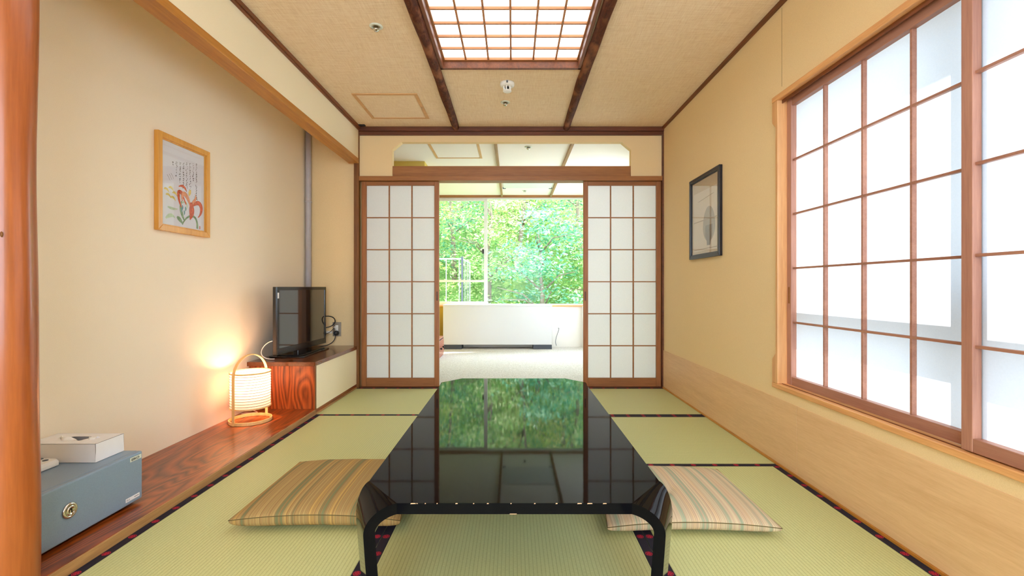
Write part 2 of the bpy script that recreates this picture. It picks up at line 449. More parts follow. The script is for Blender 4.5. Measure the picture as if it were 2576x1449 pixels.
# upper wall over the alcove, with the beam under it
struct(MB().box(XL - .075, XL - .004, 1.206, 4.08, 1.99, ZC).build('wall_alcove_upper', M['plaster_cream']))
struct(MB().box(XA, -1.362, YF, 1.205, -.05, ZC).build('wall_alcove_side', M['plaster']))
struct(MB().box(XL - .088, XL, 1.206, 4.03, 1.957, 1.998).build('trim_alcove_beam', M['beam'], bevel=.002))
# back wall: alcove part, posts and the pierced wall over the doors
struct(MB().box(XA, XL - .043, 4.08, 4.16, -.05, ZC).build('wall_back_alcove', M['plaster']))
struct(MB().box(XL - .043, XL, 4.02, 4.16, -.05, ZC).build('trim_left_post', M['trim_dark_z'], bevel=.0015))
struct(MB().box(XR - .012, XR + .03, 4.02, 4.16, -.05, ZC).build('trim_right_post', M['trim_dark'], bevel=.0015))
def holed(x0, x1, z0, z1, hole, y0, y1, mi=0):
    m = MB(); o = [(x0, z0), (x1, z0), (x1, z1), (x0, z1)]
    bm = bmesh.new()
    ov = [bm.verts.new((p[0], 0, p[1])) for p in o]; hv = [bm.verts.new((p[0], 0, p[1])) for p in hole]
    es = [bm.edges.new((ov[i], ov[(i + 1) % 4])) for i in range(4)] + [bm.edges.new((hv[i], hv[(i + 1) % len(hv)])) for i in range(len(hv))]
    bmesh.ops.triangle_fill(bm, use_beauty=True, edges=es)
    bm.verts.index_update()
    V = [v.co.copy() for v in bm.verts]; F = [[v.index for v in f.verts] for f in bm.faces]; bm.free()
    m.add([(v.x, y0, v.z) for v in V], F, mi); m.add([(v.x, y1, v.z) for v in V], F, mi)
    for ring in (o, hole):
        n = len(ring)
        for i in range(n):
            a, b = ring[i], ring[(i + 1) % n]
            m.add([(a[0], y0, a[1]), (b[0], y0, b[1]), (b[0], y1, b[1]), (a[0], y1, a[1])], [(0, 1, 2, 3)], mi)
    return m
hole = [(-1.055, 1.85), (1.035, 1.85), (1.035, 2.083), (.955, 2.150), (-.975, 2.150), (-1.055, 2.083)]
struct(holed(XL, XR, 1.84, ZC, hole, 4.045, 4.10).build('wall_back_transom', M['plaster'], fix=True))
struct(MB().box(-1.063, 1.038, 4.058, 4.085, 1.84, 1.943).build('trim_transom_board', M['kamoi'], bevel=.002))
struct(MB().box(XL, XR - .012, 4.022, 4.13, 1.808, 1.847).build('trim_door_head', M['kamoi'], bevel=.0025))
# ceiling with the light well
cx0, cx1, cy0, cy1 = -.452, .425, .55, 2.934
c = MB()
c.box(XA, XR + T, YF, cy0, ZC, ZC + .02).box(XA, XR + T, cy1, 4.13, ZC, ZC + .02)
c.box(XA, cx0, cy0, cy1, ZC, ZC + .02).box(cx1, XR + T, cy0, cy1, ZC, ZC + .02)
struct(c.build('ceiling', M['ceiling']))
# cornice trims
def Lp(m, x0, x1, y0, y1, z0, z1): return m.box(x0, x1, y0, y1, z0, z1)
struct(MB().box(XL - .004, XL + .020, YF, 4.03, 2.252, ZC).box(XL - .004, XL + .012, YF, 4.03, 2.243, 2.252).build('trim_cornice_left', M['trim_dark_y'], bevel=.0015))
struct(MB().box(XR - .018, XR, YF, 4.03, 2.252, ZC).build('trim_cornice_right', M['trim_dark_y'], bevel=.0015))
struct(MB().box(XL, XR, 4.01, 4.05, 2.236, ZC).box(XL, XR, 4.024, 4.05, 2.205, 2.236).build('trim_cornice_back', M['trim_dark'], bevel=.002))

# ------------------------------------------------------------------ log poles on the ceiling
def log(cx, y0, y1, z, r, label, seed):
    rnd = random.Random(seed); m = MB(); n = 20; N = 60; vs = []
    ph = [rnd.random() * 6 for _ in range(6)]
    for i in range(N + 1):
        y = y0 + (y1 - y0) * i / N
        ox = .004 * math.sin(y * 2.1 + ph[0]); rr = r * (1 + .05 * math.sin(y * 5 + ph[1]) + .03 * math.sin(y * 13 + ph[2]))
        if i == N: rr *= .86
        if i == 0: rr *= .86
        for k in range(n):
            a = 2 * PI * k / n
            q = rr * (1 + .035 * math.sin(3 * a + y * 4 + ph[3]) + .025 * math.sin(7 * a + y * 9 + ph[4]))
            vs.append((cx + ox + q * math.cos(a), y, z + q * math.sin(a)))
    fs = [(i * n + k, i * n + (k + 1) % n, (i + 1) * n + (k + 1) % n, (i + 1) * n + k) for i in range(N) for k in range(n)]
    m.add(vs, fs, 0, True); m.add(vs[:n], [tuple(range(n))]); m.add(vs[-n:], [tuple(range(n))])
    o = m.build('ceiling_log', M['bark']); tag(o, label, 'log', 'bark-covered logs along the ceiling', 'thing'); return o
log(-.492, .1, 4.008, 2.262, .031, 'dark bark-covered log along the ceiling, left of the lattice light panel', 3)
log(.466, .1, 4.008, 2.262, .031, 'dark bark-covered log along the ceiling, right of the lattice light panel', 5)

# ------------------------------------------------------------------ lattice ceiling light
L = thing('ceiling_light', 'glowing white ceiling light panel behind a wooden lattice between the two logs', 'ceiling light', ((cx0 + cx1) / 2, (cy0 + cy1) / 2, ZC))
f = MB()
zt0 = ZC - .014; zt1 = ZC + .029
f.box(cx0 - .006, cx1 + .006, cy1 - .022, cy1 + .004, zt0, zt1).box(cx0 - .006, cx1 + .006, cy0 - .004, cy0 + .022, zt0, zt1)
f.box(cx0 - .006, cx0 + .014, cy0, cy1, zt0, zt1).box(cx1 - .014, cx1 + .006, cy0, cy1, zt0, zt1)
f.build('surround', M['trim_dark_y'], L, bevel=.002)
zg = .88 + 1.425
gxc = -.0125; gs = .1412
lat = MB()
for k in range(-3, 4):
    x = gxc + k * gs; h = .0055 if abs(k) < 3 else .010
    lat.box(x - h, x + h, cy0 + .024, 2.90, zg, zg + .012)
for j in range(0, 18):
    y = 2.774 - j * .1326
    if y < cy0 + .05: break
    lat.box(gxc - 3 * gs, gxc + 3 * gs, y - .0055, y + .0055, zg + .002, zg + .016)
lat.box(gxc - 3 * gs - .01, gxc + 3 * gs + .01, 2.897, 2.925, zg - .001, zg + .016)
lat.box(gxc - 3 * gs - .01, gxc + 3 * gs + .01, cy0 + .005, cy0 + .026, zg - .001, zg + .016)
lat.build('lattice', M['light_wood'], L, bevel=.0008)
MB().box(cx0 - .02, cx1 + .02, cy0 - .02, cy1 + .06, zg + .017, zg + .021).build('diffuser', M['lightpanel'], L)
MB().box(cx0 - .03, cx0 - .012, cy0, cy1 + .07, ZC + .021, zg + .05).box(cx1 + .012, cx1 + .03, cy0, cy1 + .07, ZC + .021, zg + .05) \
    .box(cx0 - .03, cx1 + .03, cy1 + .052, cy1 + .07, ZC + .021, zg + .05).box(cx0 - .03, cx1 + .03, cy0 - .04, cy0 - .022, ZC + .021, zg + .05) \
    .box(cx0 - .03, cx1 + .03, cy0 - .04, cy1 + .07, zg + .05, zg + .06).build('housing', M['white_wall'], L)

# ------------------------------------------------------------------ ceiling hatch, vent, sprinklers, detector
def hatch(x0, x1, y0, y1, z, label, edge='hatch', board='ceiling', latch=True):
    r = thing('ceiling_hatch', label, 'access hatch', ((x0 + x1) / 2, (y0 + y1) / 2, z))
    b = .024; m = MB()
    m.box(x0, x1, y0, y0 + b, z - .005, z).box(x0, x1, y1 - b, y1, z - .005, z).box(x0, x0 + b, y0 + b, y1 - b, z - .005, z).box(x1 - b, x1, y0 + b, y1 - b, z - .005, z)
    m.build('edging', M[edge], r, bevel=.001)
    MB().box(x0 + b + .002, x1 - b - .002, y0 + b + .002, y1 - b - .002, z - .002, z).build('panel', M[board], r)
    if latch: MB().lathe([(.005, 0), (.005, -.006), (.003, -.008)], (x1 - b / 2, (y0 + y1) / 2, z - .004), 12).build('latch', M['chrome'], r)
    return r
hatch(-1.163, -.690, 3.325, 3.82, ZC, 'square ceiling hatch with pale wooden edging, near the left wall of the tatami room')
v = thing('ceiling_vent', 'small dark vent in the far left corner of the ceiling', 'vent', (-1.30, 3.97, ZC))
m = MB().box(-1.322, -1.27, 3.955, 3.99, ZC - .007, ZC)
for k in range(4): m.box(-1.318 + k * .012, -1.312 + k * .012, 3.957, 3.988, ZC - .009, ZC - .007)
o = m.build('grille', M['black_rubber'], v, bevel=.001)

def sprinkler(x, y, z, label, grp):
    r = thing('ceiling_sprinkler', label, 'sprinkler', (x, y, z), grp)
    MB().lathe([(.0355, 0), (.0355, -.002), (.031, -.005), (.020, -.006), (.018, -.002), (.018, 0)], (x, y, z), 32).build('flange', M['plate_cream'], r)
    MB().lathe([(.012, -.001), (.012, -.012), (.016, -.013), (.016, -.021), (.013, -.024), (.006, -.025), (.006, -.028)], (x, y, z), 24).build('head', M['chrome'], r)
    return r
g = 'round sprinkler heads set in the ceilings'
sp1 = sprinkler(-.731, 2.47, ZC, 'round cream and chrome sprinkler head left of the light panel and logs', g)
sp2 = copy_tree(sp1); sp2.location = (-.057, 3.484, ZC); sp2['label'] = 'round sprinkler head between the two logs, just beyond the smoke detector'
d = thing('smoke_detector', 'white smoke detector with a caged sensor between the two ceiling logs', 'smoke detector', (-.038, 3.157, ZC))
MB().lathe([(.049, 0), (.050, -.012), (.047, -.020), (.036, -.026), (.028, -.027)], d.location, 40).build('base', M['white_plastic'], d)
m = MB()
for k in range(6):
    a = k * PI / 3 + .3; cxx, cyy = -.038 + .024 * math.cos(a), 3.157 + .024 * math.sin(a)
    m.box(cxx - .004, cxx + .004, cyy - .004, cyy + .004, ZC - .055, ZC - .026)
m.lathe([(.029, -.052), (.029, -.058), (.022, -.062), (.008, -.063)], (-.038, 3.157, ZC), 28)
m.build('cage', M['white_plastic'], d, bevel=.0008)
MB().lathe([(.012, -.026), (.012, -.045), (.006, -.05)], (-.038, 3.157, ZC), 16).build('sensor', M['black_rubber'], d)
MB().box(-.044, -.032, 3.105, 3.1095, ZC - .018, ZC - .004).build('indicator', M['grey_button'], d)

# ------------------------------------------------------------------ sliding paper doors
def door(name, x0, x1, hx, hside):
    r = sempty(name, ((x0 + x1) / 2, 4.065, .004))
    y0, y1 = 4.052, 4.082; z0, z1 = .006, 1.806; sl, sr = .041, .040; tr, br = .034, .075
    MB().box(x0, x0 + sl, y0, y1, z0, z1).box(x1 - sr, x1, y0, y1, z0, z1).build('stile', M['door_z'], r, bevel=.002)
    MB().box(x0 + sl, x1 - sr, y0 + .001, y1, z1 - tr, z1).box(x0 + sl, x1 - sr, y0 + .001, y1, z0, z0 + br).build('rail', M['door_x'], r, bevel=.002)
    m = MB(); a, b = x0 + sl, x1 - sr; zb, zt = z0 + br, z1 - tr
    for k in (1, 2):
        x = a + (b - a) * k / 3; m.box(x - .005, x + .005, y0 + .008, y0 + .022, zb, zt)
    for k in range(1, 6):
        z = zb + (zt - zb) * k / 6; m.box(a, b, y0 + .010, y0 + .022, z - .0045, z + .0045)
    m.build('lattice', M['door_x'], r, bevel=.0008)
    m = MB(); m.add([(a, y0 + .0225, zb), (b, y0 + .0225, zb), (b, y0 + .0225, zt), (a, y0 + .0225, zt)], [(0, 1, 2, 3)])
    m.build('paper', M['shoji'], r)
    h = MB().box(hx - .006, hx + .006, y0 - .0008, y0 + .003, .76, .84)
    h.build('pull', M['trim_dark'], r, bevel=.0008)
    return r
door('door_1', -1.3275, -.648, -.664, 1)
door('door_2', .620, 1.300, .636, -1)

# ------------------------------------------------------------------ right window
W1 = sempty('window_1', (XR, 1.33, WZ0))
fr = MB(); yA, yB = 2.291, .372
# sill and head casing (project a little, run past the jamb)
fr.box(XR - .012, XR + .055, WY0 - .01, 2.326, .378, .402).box(XR - .012, XR + .055, WY0 - .01, 2.326, 1.802, 1.829)
fr.build('casing', M['win_frame'], W1, bevel=.0035)
j = MB()
prof = [(2.291, .402), (2.326, .402), (2.326, .535), (2.298, .565), (2.298, 1.665), (2.326, 1.695), (2.326, 1.802), (2.278, 1.802), (2.278, .402)]
prof = [(2.278, .402), (2.326, .402), (2.326, .520), (2.297, .552), (2.297, 1.672), (2.326, 1.702), (2.326, 1.802), (2.278, 1.802)]
j.prism(prof, 'x', XR - .010, XR + .055).box(XR - .010, XR + .055, .35, .385, .402, 1.802)
j.build('jamb', M['win_frame_z'], W1, bevel=.003)
MB().box(XR + .012, XR + .016, .385, 2.278, 1.785, 1.802).box(XR + .050, XR + .054, .385, 2.278, 1.785, 1.802) \
    .box(XR + .012, XR + .015, .385, 2.278, .402, .405).build('track', M['trim_dark_y'], W1)
def sash(name, y0, y1, xf, handle=None):
    """y0<y1; xf = face towards the room"""
    s = bpy.data.objects.new(name, None); C.objects.link(s); s.parent = W1
    z0, z1 = .406, 1.798; st = .034; rb = .040; rt = .040; th = .028
    m = MB().box(xf, xf + th, y0, y0 + st, z0, z1).box(xf, xf + th, y1 - st, y1, z0, z1)
    MBy = MB().box(xf + .001, xf + th, y0 + st, y1 - st, z0, z0 + rb).box(xf + .001, xf + th, y0 + st, y1 - st, z1 - rt, z1)
    m.build('stile', M['win_z'], s, bevel=.002); MBy.build('rail', M['win_y'], s, bevel=.002)
    a, b = y0 + st, y1 - st; zb, zt = z0 + rb, z1 - rt; l1 = MB()
    for k in range(1, 4):
        y = a + (b - a) * k / 4; l1.box(xf + .009, xf + .026, y - .0045, y + .0045, zb, zt)
    for k in range(1, 5):
        z = zb + (zt - zb) * k / 5; l1.box(xf + .008, xf + .022, a, b, z - .0045, z + .0045)
    l1.build('lattice', M['win_y'], s, bevel=.0008)
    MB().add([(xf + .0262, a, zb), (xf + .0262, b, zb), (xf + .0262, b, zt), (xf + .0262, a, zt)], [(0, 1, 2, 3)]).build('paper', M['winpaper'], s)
    if handle: MB().box(xf - .0008, xf + .003, handle - .007, handle + .007, .80, .88).build('pull', M['trim_dark_z'], s, bevel=.0008)
    return s
sash('sash', 1.318, 2.268, XR + .031, 2.251)
sash('sash', .388, 1.357, XR + .0015)
# outer aluminium window
W3 = sempty('window_3', (XR + .19, 1.33, WZ0))
dX = .155; kx = dX / .70
dy, dz = .25 * kx, .60 * kx
xo = XR + .0572 + dX
m = MB()
m.box(xo - .012, xo + .012, WY0, WY1, .690 + dz, .745 + dz).box(xo - .012, xo + .012, WY0, WY1, .588 + dz, .680 + dz)
m.box(xo - .012, xo + .012, 1.345 + dy, 1.443 + dy, WZ0, WZ1)
m.box(xo - .02, xo + .02, WY0, WY0 + .03, WZ0, WZ1).box(xo - .02, xo + .02, WY0, WY1, WZ0, WZ0 + .02).box(xo - .02, xo + .02, WY0, WY1, WZ1 - .03, WZ1)
m.build('frame', M['alu'], W3)

# ------------------------------------------------------------------ alcove platform and TV shelf
pl = thing('alcove_board', 'long orange-brown lacquered floorboard with a raw front edge along the left wall', 'floorboard', (-1.59, 1.2, -.05))
MB().box(XA + .001, -1.363, 1.206, 4.075, .012, .035).build('board', M['platform'], pl, bevel=.0015)
MB().box(-1.363, -1.357, 1.206, 3.18, -.05, .034).box(XA + .001, -1.363, 1.206, 4.075, -.05, .011).build('edge_strip', M['platform_edge'], pl, bevel=.001)

sh = thing('television_shelf', 'low built-in shelf with red-brown top and cream side carrying the television', 'shelf', (-1.59, 3.6, .035))
zt = .365
MB().prism([(XA + .002, 3.168), (-1.363, 3.168), (-1.3555, 3.175), (-1.3555, 4.016), (-1.388, 4.019), (-1.388, 4.076), (XA + .002, 4.076)], 'z', zt - .028, zt).build('top', M['shelf_top'], sh, bevel=.0015)
MB().box(XA + .004, -1.368, 3.192, 3.204, .0355, zt - .029).build('end_panel', M['shelf_front'], sh)
MB().box(-1.368, -1.362, 3.186, 3.204, .0355, zt - .029).build('corner_strip', M['trim_dark_z'], sh, bevel=.001)
MB().box(-1.373, -1.360, 3.204, 4.018, .036, zt - .029).build('side_panel', M['plaster_cream'], sh)
MB().box(-1.362, -1.353, 3.184, 4.018, .001, .011).build('foot_strip', M['platform_edge'], sh, bevel=.001)

# ------------------------------------------------------------------ television
tv = thing('television', 'black flat television standing on the shelf in the corner, facing the window', 'television', (-1.64, 3.6, zt))
A = Vector((-1.650, 3.225)); B = Vector((-1.604, 3.955))
dirv = (B - A).normalized(); nrm = Vector((dirv.y, -dirv.x))      # facing the room
def tvp(u, w_, z): p = A + dirv * u + nrm * w_; return (p.x, p.y, z)
Lt = (B - A).length; zb_, zt_ = .402, .881
def obox(m, u0, u1, w0, w1, z0, z1, mi=0):
    vs = [tvp(u, w_, z) for z in (z0, z1) for w_ in (w0, w1) for u in (u0, u1)]
    return m.add(vs, [(0, 2, 3, 1), (4, 5, 7, 6), (0, 1, 5, 4), (2, 6, 7, 3), (0, 4, 6, 2), (1, 3, 7, 5)], mi)
m = MB(); bz = .024
obox(m, 0, Lt, -.028, .0, zb_, zt_); obox(m, .10, Lt - .1, -.07, -.028, zb_ + .06, zt_ - .08)
m.build('casing', M['tv_black'], tv, bevel=.003)
m = MB()
obox(m, 0, Lt, 0, .006, zt_ - bz, zt_); obox(m, 0, Lt, 0, .006, zb_, zb_ + .045); obox(m, 0, bz, 0, .006, zb_ + .045, zt_ - bz); obox(m, Lt - bz, Lt, 0, .006, zb_ + .045, zt_ - bz)
m.build('bezel', M['tv_black'], tv, bevel=.002)
m = MB(); obox(m, bz, Lt - bz, 0, .002, zb_ + .045, zt_ - bz); m.build('screen', M['tv_screen'], tv)
m = MB(); obox(m, .003, .02, .0062, .0068, .80, .84); m.build('sticker', M['white_card'], tv)
m = MB(); obox(m, Lt / 2 - .06, Lt / 2 + .06, -.05, -.01, zt + .012, zb_ + .08); m.build('neck', M['tv_black'], tv, bevel=.004)
bm_ = MB(); bp = [(-1.775, 3.36), (-1.54, 3.34), (-1.515, 3.36), (-1.535, 3.86), (-1.56, 3.88), (-1.765, 3.88)]
bm_.prism(bp, 'z', zt + .001, zt + .010); bp2 = [(-1.74, 3.40), (-1.56, 3.38), (-1.545, 3.40), (-1.56, 3.83), (-1.58, 3.85), (-1.735, 3.85)]
bm_.prism(bp2, 'z', zt + .010, zt + .017); bm_.build('stand_base', M['tv_black'], tv, bevel=.003)
def bez(ps, n=24):
    ps = [Vector(p) for p in ps]; out = []
    for i in range(n + 1):
        t_ = i / n; q = ps[:]
        while len(q) > 1: q = [q[k].lerp(q[k + 1], t_) for k in range(len(q) - 1)]
        out.append(q[0])
    return out
MB().tube(bez([(-1.69, 3.25, .50), (-1.75, 3.24, .49), (-1.80, 3.22, .40), (-1.74, 3.22, .372), (-1.68, 3.26, .372)]), .0032).build('aerial_cable', M['white_plastic'], tv)
MB().tube(bez([(-1.64, 3.93, .62), (-1.54, 4.0, .66), (-1.50, 4.02, .58), (-1.56, 4.02, .53), (-1.62, 3.98, .53)]), .0045).build('looped_cable', M['black_rubber'], tv)

# wall outlet and plugs
ox, oz, oy = -1.552, .508, 4.0795
ou = thing('wall_outlet', 'metal wall outlet plate on the back wall of the alcove, right of the television', 'outlet', (ox, oy, oz))
MB().box(ox - .037, ox + .037, oy - .004, oy, oz - .062, oz + .062).build('plate', M['metal_plate'], ou, bevel=.0015)
MB().box(ox - .013, ox + .013, oy - .008, oy - .004, oz - .035, oz + .035).build('socket', M['white_plastic'], ou, bevel=.0015)
pw = thing('white_plug', 'small white plug with thin black lead in the upper socket by the television', 'plug', (ox, oy - .01, oz + .015))
MB().box(ox - .016, ox + .008, oy - .034, oy - .009, oz + .006, oz + .024).build('body', M['white_plastic'], pw, bevel=.002)
MB().tube(bez([(ox - .005, oy - .034, oz + .016), (ox - .02, oy - .07, oz + .005), (ox - .03, oy - .05, oz - .03), (ox - .09, oy - .03, oz - .045), (ox - .115, oy - .04, oz - .04)]), .0026).build('lead', M['black_rubber'], pw)
pb = thing('black_plug', 'round black plug with a drooping cord in the lower socket by the television', 'plug', (ox, oy - .02, oz - .03))
MB().lathe([(.012, -.009), (.021, -.014), (.022, -.03), (.016, -.042), (.008, -.046)], (ox + .002, oy, oz - .032), 20, 'y').build('body', M['black_rubber'], pb)
MB().tube(bez([(ox, oy - .035, oz - .045), (ox + .0, oy - .04, oz - .09), (ox - .01, oy - .06, oz - .13), (ox - .06, oy - .10, .372), (ox - .11, oy - .16, .370)]), .0038).build('cord', M['black_rubber'], pb)
pa = thing('plug_adapter', 'small white plug adapter between the television and the outlet plate', 'adapter', (ox - .06, oy - .02, oz - .03))
MB().box(ox - .085, ox - .040, oy - .028, oy - .0005, oz - .036, oz - .014).build('body', M['white_plastic'], pa, bevel=.002)

pp = thing('wall_pipe', 'pale grey vertical pipe in the far left corner behind the television', 'pipe', (-1.79, 4.045, zt))
MB().lathe([(.0245, .036), (.0245, 1.9), (.0245, ZC - .001)], (-1.792, 4.05, 0), 28).build('tube', M['pipe'], pp)
MB().lathe([(.028, 1.62), (.028, 1.635)], (-1.792, 4.05, 0), 28).build('joint_ring', M['pipe'], pp)

# ------------------------------------------------------------------ andon lamp
lx, ly, lz = -1.655, 2.915, .035
la = thing('paper_lamp', 'lit cylindrical paper lamp with a bent bamboo handle, on the orange board', 'lamp', (lx, ly, lz))
R_ = .119
ring = [(lx + R_ * math.cos(2 * PI * k / 48), ly + R_ * math.sin(2 * PI * k / 48), lz + .0105) for k in range(48)]
MB().sweep(ring, (0, 0, 1), .019, .006, closed=True).build('base_ring', M['lamp_wood'], la, bevel=.001)
hd = Vector((.30, .954, 0)).normalized(); wd = Vector((-hd.y, hd.x, 0)); c0 = Vector((lx, ly, 0)); RH = R_ + .006
pts = [c0 - hd * RH + Vector((0, 0, lz + .001)), c0 - hd * RH + Vector((0, 0, .2)), c0 - hd * RH + Vector((0, 0, .325))]
for k in range(1, 24):
    a = PI * k / 24; pts.append(c0 - hd * RH * math.cos(a) + Vector((0, 0, .325 + (.455 - .325) * math.sin(a))))
pts += [c0 + hd * RH + Vector((0, 0, .325)), c0 + hd * RH + Vector((0, 0, .2)), c0 + hd * RH + Vector((0, 0, lz + .001))]
MB().sweep(pts, wd, .020, .005).build('handle', M['lamp_wood'], la, bevel=.001)
rs = .114; zb2, zt2 = .130, .345
ribn = 13
m = MB(); prof = []
for k in range(ribn * 4 + 1):
    f_ = k / (ribn * 4); prof.append((rs - .0014 * abs(math.sin(PI * f_ * ribn)), zb2 + (zt2 - zb2) * f_))
m.lathe(prof, (lx, ly, 0), 64, caps=False); m.build('shade', M['lampshade'], la, fix=False)
m = MB()
for k in range(ribn + 1):
    z = zb2 + (zt2 - zb2) * k / ribn
    m.tube([(lx + (rs + .0006) * math.cos(2 * PI * q / 48), ly + (rs + .0006) * math.sin(2 * PI * q / 48), z) for q in range(48)], .0013, 5, closed=True)
m.build('rib', M['trim_dark'], la)
for z in (zb2, zt2):
    MB().sweep([(lx + (rs + .0015) * math.cos(2 * PI * q / 48), ly + (rs + .0015) * math.sin(2 * PI * q / 48), z) for q in range(48)], (0, 0, 1), .008, .003, closed=True).build('shade_ring', M['lamp_wood'], la)
MB().lathe([(.014, .10), (.016, .15), (.012, .165)], (lx, ly, 0), 16).box(lx - .112, lx + .112, ly - .004, ly + .004, .128, .132).build('socket', M['white_plastic'], la)
bulb = emit('warm_bulb', (1, .70, .44, 1), 3)
MB().lathe([(.008, .165), (.016, .19), (.024, .215), (.026, .235), (.018, .256), (.004, .264)], (lx, ly, 0), 20).build('bulb', bulb, la)
MB().tube(bez([(lx, ly, .11), (lx + .01, ly + .1, .05), (lx - .03, ly + .2, .040), (lx - .14, ly + .16, .040), (XA + .03, ly + .14, .040)]), .002).build('cord', M['white_plastic'], la)
ld = bpy.data.lights.new('lamp_bulb_light', 'POINT'); ld.energy = 2.6; ld.color = (1, .52, .28); ld.shadow_soft_size = .03
lo = bpy.data.objects.new('lamp_bulb_light', ld); lo.location = (0, 0, .285 - lz); C.objects.link(lo); lo.parent = la

# ------------------------------------------------------------------ safe, tissue box, remote
sx0, sx1, sy0, sy1, sz0, sz1 = -1.775, -1.465, 1.385, 1.828, .047, .234
sf = thing('cash_safe', 'blue-grey metal safe box with a round chrome lock, on the board beside the log post', 'safe', (-1.62, 1.61, .035))
MB().box(sx0, sx1 - .022, sy0, sy1 + .003, sz0, sz1 - .001).build('body', M['safe'], sf, bevel=.004)
MB().box(sx1 - .021, sx1, sy0, sy1, sz0, sz1).build('door', M['safe'], sf, bevel=.006, seg=3)
for fx in (sx0 + .03, sx1 - .05):
    for fy in (sy0 + .04, sy1 - .04):
        MB().lathe([(.012, .0355), (.012, sz0 + .002)], (fx, fy, 0), 16).build('foot', M['black_rubber'], sf)
ky = sx1 * -1162 / (1290 - 174.5); kz = .88 - (1284 - 722) * ky / 1162
m = MB().lathe([(.026, 0), (.026, .003), (.022, .006), (.0175, .006), (.0165, .003), (.015, .0085), (.0115, .0095), (.0105, .008), (.002, .008)], (sx1, ky, kz), 36, 'x')
lk = m.build('lock', M['chrome'], sf)
MB().box(sx1 + .0078, sx1 + .0088, ky - .0015, ky + .0015, kz - .006, kz + .006).build('keyhole', M['keyhole'], sf)
def text(body, name, size, loc, rot, mat, parent, ext=.0002, sx=1.0, bold=0):
    cu = bpy.data.curves.new(name, 'FONT'); cu.body = body; cu.size = size; cu.extrude = ext; cu.offset = bold
    cu.materials.append(mat)
    tmp = bpy.data.objects.new(name, cu); C.objects.link(tmp); bpy.context.view_layer.update()
    me = bpy.data.meshes.new_from_object(tmp.evaluated_get(bpy.context.evaluated_depsgraph_get())); bpy.data.objects.remove(tmp)
    me.materials.clear(); me.materials.append(mat)
    o = bpy.data.objects.new(name, me); C.objects.link(o); o.parent = parent
    p = parent; off = Vector((0, 0, 0))
    while p is not None: off += p.location; p = p.parent
    o.location = Vector(loc) - off; o.rotation_euler = rot; o.scale = (sx, 1, 1); return o
npl = MB().box(sx1, sx1 + .0008, 1.768, 1.821, .208, .2235).build('name_plate', M['plate_cream'], sf)
text('EIKO', 'lettering', .0125, (sx1 + .0009, 1.7735, .2112), (PI / 2, 0, PI / 2), M['ink'], npl, sx=1.35, bold=.0003)
ml = MB().box(sx1, sx1 + .0008, 1.748, 1.812, .062, .0755).build('model_label', M['white_card'], sf)
text('ES-2', 'lettering', .009, (sx1 + .0009, 1.7515, .0655), (PI / 2, 0, PI / 2), M['ink_soft'], ml, sx=.9)
m = MB()
for k in range(6): m.box(sx1 + .0008, sx1 + .001, 1.787 + k * .0036, 1.7896 + k * .0036, .0675, .0705)
m.build('small_print', M['ink_soft'], ml)

tb = thing('tissue_box', 'white tissue box with a tissue in its slot, on top of the safe', 'tissue box', (-1.66, 1.76, sz1))
tx0, tx1, ty0, ty1, tz0, tz1 = -1.79, -1.534, 1.698, 1.822, sz1 + .0005, .303
slot = [(tx0 + .065, 1.76), (tx0 + .095, 1.735), (tx1 - .095, 1.735), (tx1 - .065, 1.76), (tx1 - .095, 1.785), (tx0 + .095, 1.785)]
m = MB().box(tx0, tx1, ty0, ty1, tz0, tz0 + .03)
# side walls and a pierced lid
m.box(tx0, tx0 + .001, ty0, ty1, tz0 + .03, tz1).box(tx1 - .001, tx1, ty0, ty1, tz0 + .03, tz1).box(tx0, tx1, ty0, ty0 + .001, tz0 + .03, tz1).box(tx0, tx1, ty1 - .001, ty1, tz0 + .03, tz1)
hm = holed(tx0, tx1, ty0, ty1, slot, tz1 - .001, tz1)
m.add([(a_, c_, b_) for a_, b_, c_ in hm.v], hm.f)
m.build('carton', M['white_card'], tb)
m = MB(); vs = []; n = 14
for i in range(n + 1):
    for j in range(5):
        x = -1.735 + .15 * i / n; q = j / 4
        vs.append((x, 1.76 + .012 * math.sin(i * 1.3 + q * 2) * (1 - q * .3) + (q - .5) * .026, tz1 - .012 + .022 * math.sin(PI * q) * (.55 + .45 * math.sin(i * .55 + .4)) + .003 * math.sin(i * 2.2)))
m.add(vs, [(i * 5 + j, i * 5 + j + 1, (i + 1) * 5 + j + 1, (i + 1) * 5 + j) for i in range(n) for j in range(4)], 0, True)
o = m.build('tissue', M['tissue'], tb, fix=False)

rm = thing('remote_control', 'white remote control with round grey buttons on the safe, in front of the tissue box', 'remote control', (-1.71, 1.64, sz1))
poly = [(-1.81, 1.590), (-1.655, 1.590), (-1.643, 1.602), (-1.643, 1.672), (-1.655, 1.684), (-1.81, 1.684)]
m = MB().prism(poly, 'z', sz1 + .001, sz1 + .012); pc = (-1.72, 1.637)
poly2 = [(pc[0] + (x - pc[0]) * .93, pc[1] + (y - pc[1]) * .86) for x, y in poly]
n = 6; base = len(m.v)
m.add([(x, y, sz1 + .012) for x, y in poly] + [(x, y, sz1 + .024) for x, y in poly2],
      [(i, (i + 1) % n, (i + 1) % n + n, i + n) for i in range(n)] + [tuple(range(n, 2 * n))])
m.build('shell', M['white_plastic'], rm, bevel=.003)
for bx, by in ((-1.675, 1.655), (-1.675, 1.625), (-1.705, 1.667), (-1.705, 1.640), (-1.705, 1.612), (-1.735, 1.655), (-1.735, 1.625)):
    MB().lathe([(.0085, sz1 + .0235), (.0085, sz1 + .0255), (.006, sz1 + .0265)], (bx, by, 0), 18).build('button', M['grey_button'], rm)

